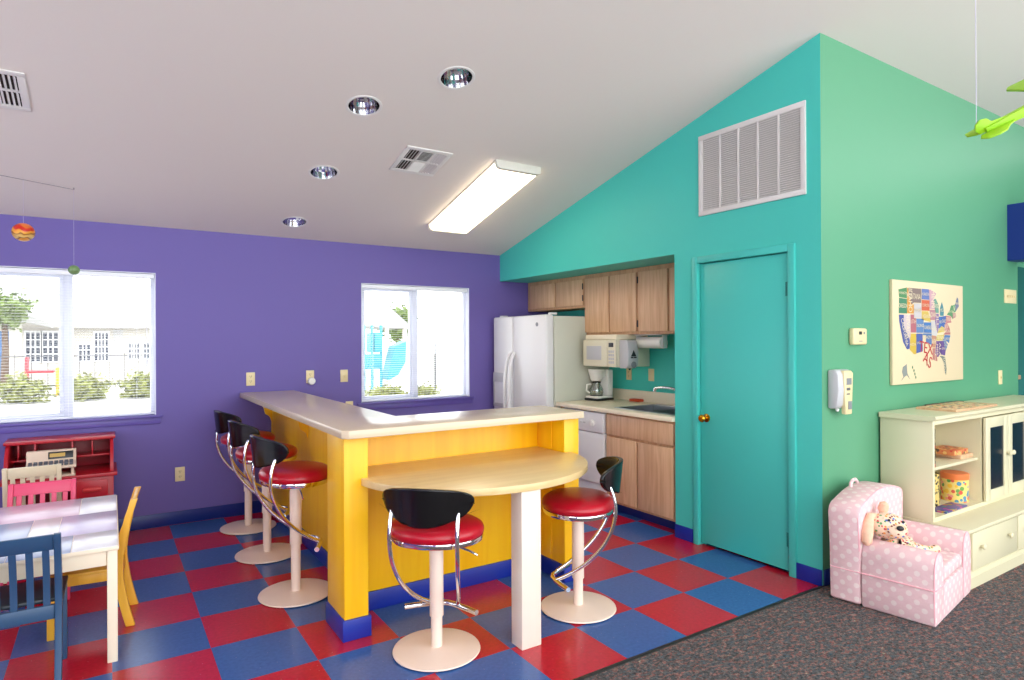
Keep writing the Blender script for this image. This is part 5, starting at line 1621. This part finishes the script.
# iron fence, shrubs, tree, toys
FY = 33.0
fn = thing('iron_fence', 'black iron picket fence in front of the white house', 'fence', (XO(80, FY), FY, GZ))
fx0, fx1 = XO(-20, FY) - fn.location.x, XO(180, FY) - fn.location.x
MB().box(fx0, fx1, -0.02, 0.02, 1.45, 1.5).box(fx0, fx1, -0.02, 0.02, 0.2, 0.25).build('rails', M['fence'], fn, smooth=False)
pk = MB()
n = int((fx1 - fx0) / 0.55)
for i in range(n + 1):
    xx = fx0 + (fx1 - fx0) * i / n
    pk.box(xx - .012, xx + .012, -0.012, 0.012, 0.0, 1.6)
pk.build('pickets', M['fence'], fn, smooth=False)
SY = 27.0
shrub('garden_shrub', 'yellow green shrub outside the left window, leftmost of three', 'shrub', (XO(22, SY), SY, GZ + .40), 0.9, 1.2, .9, .66, M['bush'], 900, 'shrubs outside the left window')
shrub('garden_shrub', 'yellow green shrub outside the left window, right of the mullion', 'shrub', (XO(85, SY), SY, GZ + .40), 0.9, 0.95, .9, .68, M['bush'], 900, 'shrubs outside the left window')
shrub('garden_shrub', 'yellow green shrub at the right edge of the left window', 'shrub', (XO(142, SY), SY, GZ + .4), 0.9, 0.95, .9, .75, M['bush'], 900, 'shrubs outside the left window')
shrub('garden_tree', 'leafy tree beside the porch, seen through the left window', 'tree', (XO(4, 34), 34, 2.9), 1.1, 1.05, 1.0, .85, M['tree'], 1400, 'trees outside', 0.16)
tr = thing('ride_on_toy', 'red and yellow plastic climbing toy by the fence outside the left window', 'toy', (XO(48, 30), 30, GZ), 0)
MB().box(-0.7, -0.6, -0.3, 0.3, 0, 1.5, 0.03).box(-0.6, 0.2, -0.3, 0.3, 0.9, 1.0, 0.03).build('frame', M['toyred'], tr)
MB().box(0.25, 0.55, -0.3, 0.3, 0, 1.1, 0.05).build('panel', M['toyyellow'], tr)
# playground seen through the bar-side window
PY = 24.0
ps = thing('playset', 'turquoise playground climber outside the bar-side window', 'playground equipment', (XO(385, PY), PY, GZ))
def PX(px):
    return XO(px, PY) - ps.location.x
for px in (364, 372, 381):
    MB().cyl((PX(px), 0, 0), (PX(px), 0, 2.7), 0.06, n=10).build('post', M['cyan'], ps)
MB().box(PX(362), PX(382), -0.05, 0.05, 0.95, 1.55, 0.02).build('panel', M['cyan'], ps)
MB().box(PX(374), PX(382), -0.1, 0.9, 1.6, 2.4, 0.02).build('tower_panel', M['cyan'], ps)
slp = [(PX(403), 2.05), (PX(392), 1.85), (PX(384), 0.55), (PX(386), 0.5), (PX(395), 0.7), (PX(402), 1.2)]
MB().prism(slp, -0.35, 0.35, 'y').build('slide', M['cyan'], ps, smooth=False)
hb_ = thing('playground_shelter', 'white-roofed open shelter beyond the turquoise climber', 'shelter', (XO(385, 32), 32, GZ))
sx0, sx1 = XO(340, 32) - hb_.location.x, XO(410, 32) - hb_.location.x
MB().prism([(sx0, 3.2), (XO(368, 32) - hb_.location.x, 4.9), (sx1, 2.95), (sx1, 2.75), (sx0, 2.9)], 0, 4, 'y').build('roof', M['roof'], hb_, smooth=False)
for px in (362, 388, 406):
    xx = XO(px, 32) - hb_.location.x
    MB().box(xx - .1, xx + .1, 0.1, 0.3, 0, 2.9).build('post', M['siding'], hb_, smooth=False)
shrub('garden_shrub', 'low yellow green shrub outside the bar-side window, left pane', 'shrub', (XO(387, 19), 19, GZ + .30), .7, 1.15, .8, .6, M['bush'], 800, 'shrubs outside the bar-side window')
shrub('garden_shrub', 'low yellow green shrub outside the bar-side window, right of the mullion', 'shrub', (XO(426, 19), 19, GZ + .30), .6, 0.85, .8, .6, M['bush'], 700, 'shrubs outside the bar-side window')
shrub('garden_tree', 'leafy tree behind the shelter outside the bar-side window', 'tree', (XO(397, 46), 46, 2.9), 2.0, 1.0, .9, .8, M['tree'], 1200, 'trees outside', 0.2)
tag(MB().cyl((XO(435, 22), 22, GZ), (XO(435, 22), 22, 1.5), 0.035, n=8).build('lamp_post', M['fence']), 'thin dark metal pole outside the right pane of the bar-side window', 'pole')

# ------------------------------------------------------------------ light: bright hazy sky outdoors, lit fixture indoors
w = bpy.data.worlds.new('sky')
scene.world = w
w.use_nodes = True
bg = w.node_tree.nodes['Background']
bg.inputs['Color'].default_value = (0.93, 0.97, 1.0, 1)
bg.inputs['Strength'].default_value = 4.3

scene.view_settings.view_transform = 'Standard'
scene.view_settings.look = 'None'
scene.view_settings.gamma = 1.0
scene.view_settings.exposure = 0.0
scene.view_settings.use_curve_mapping = False
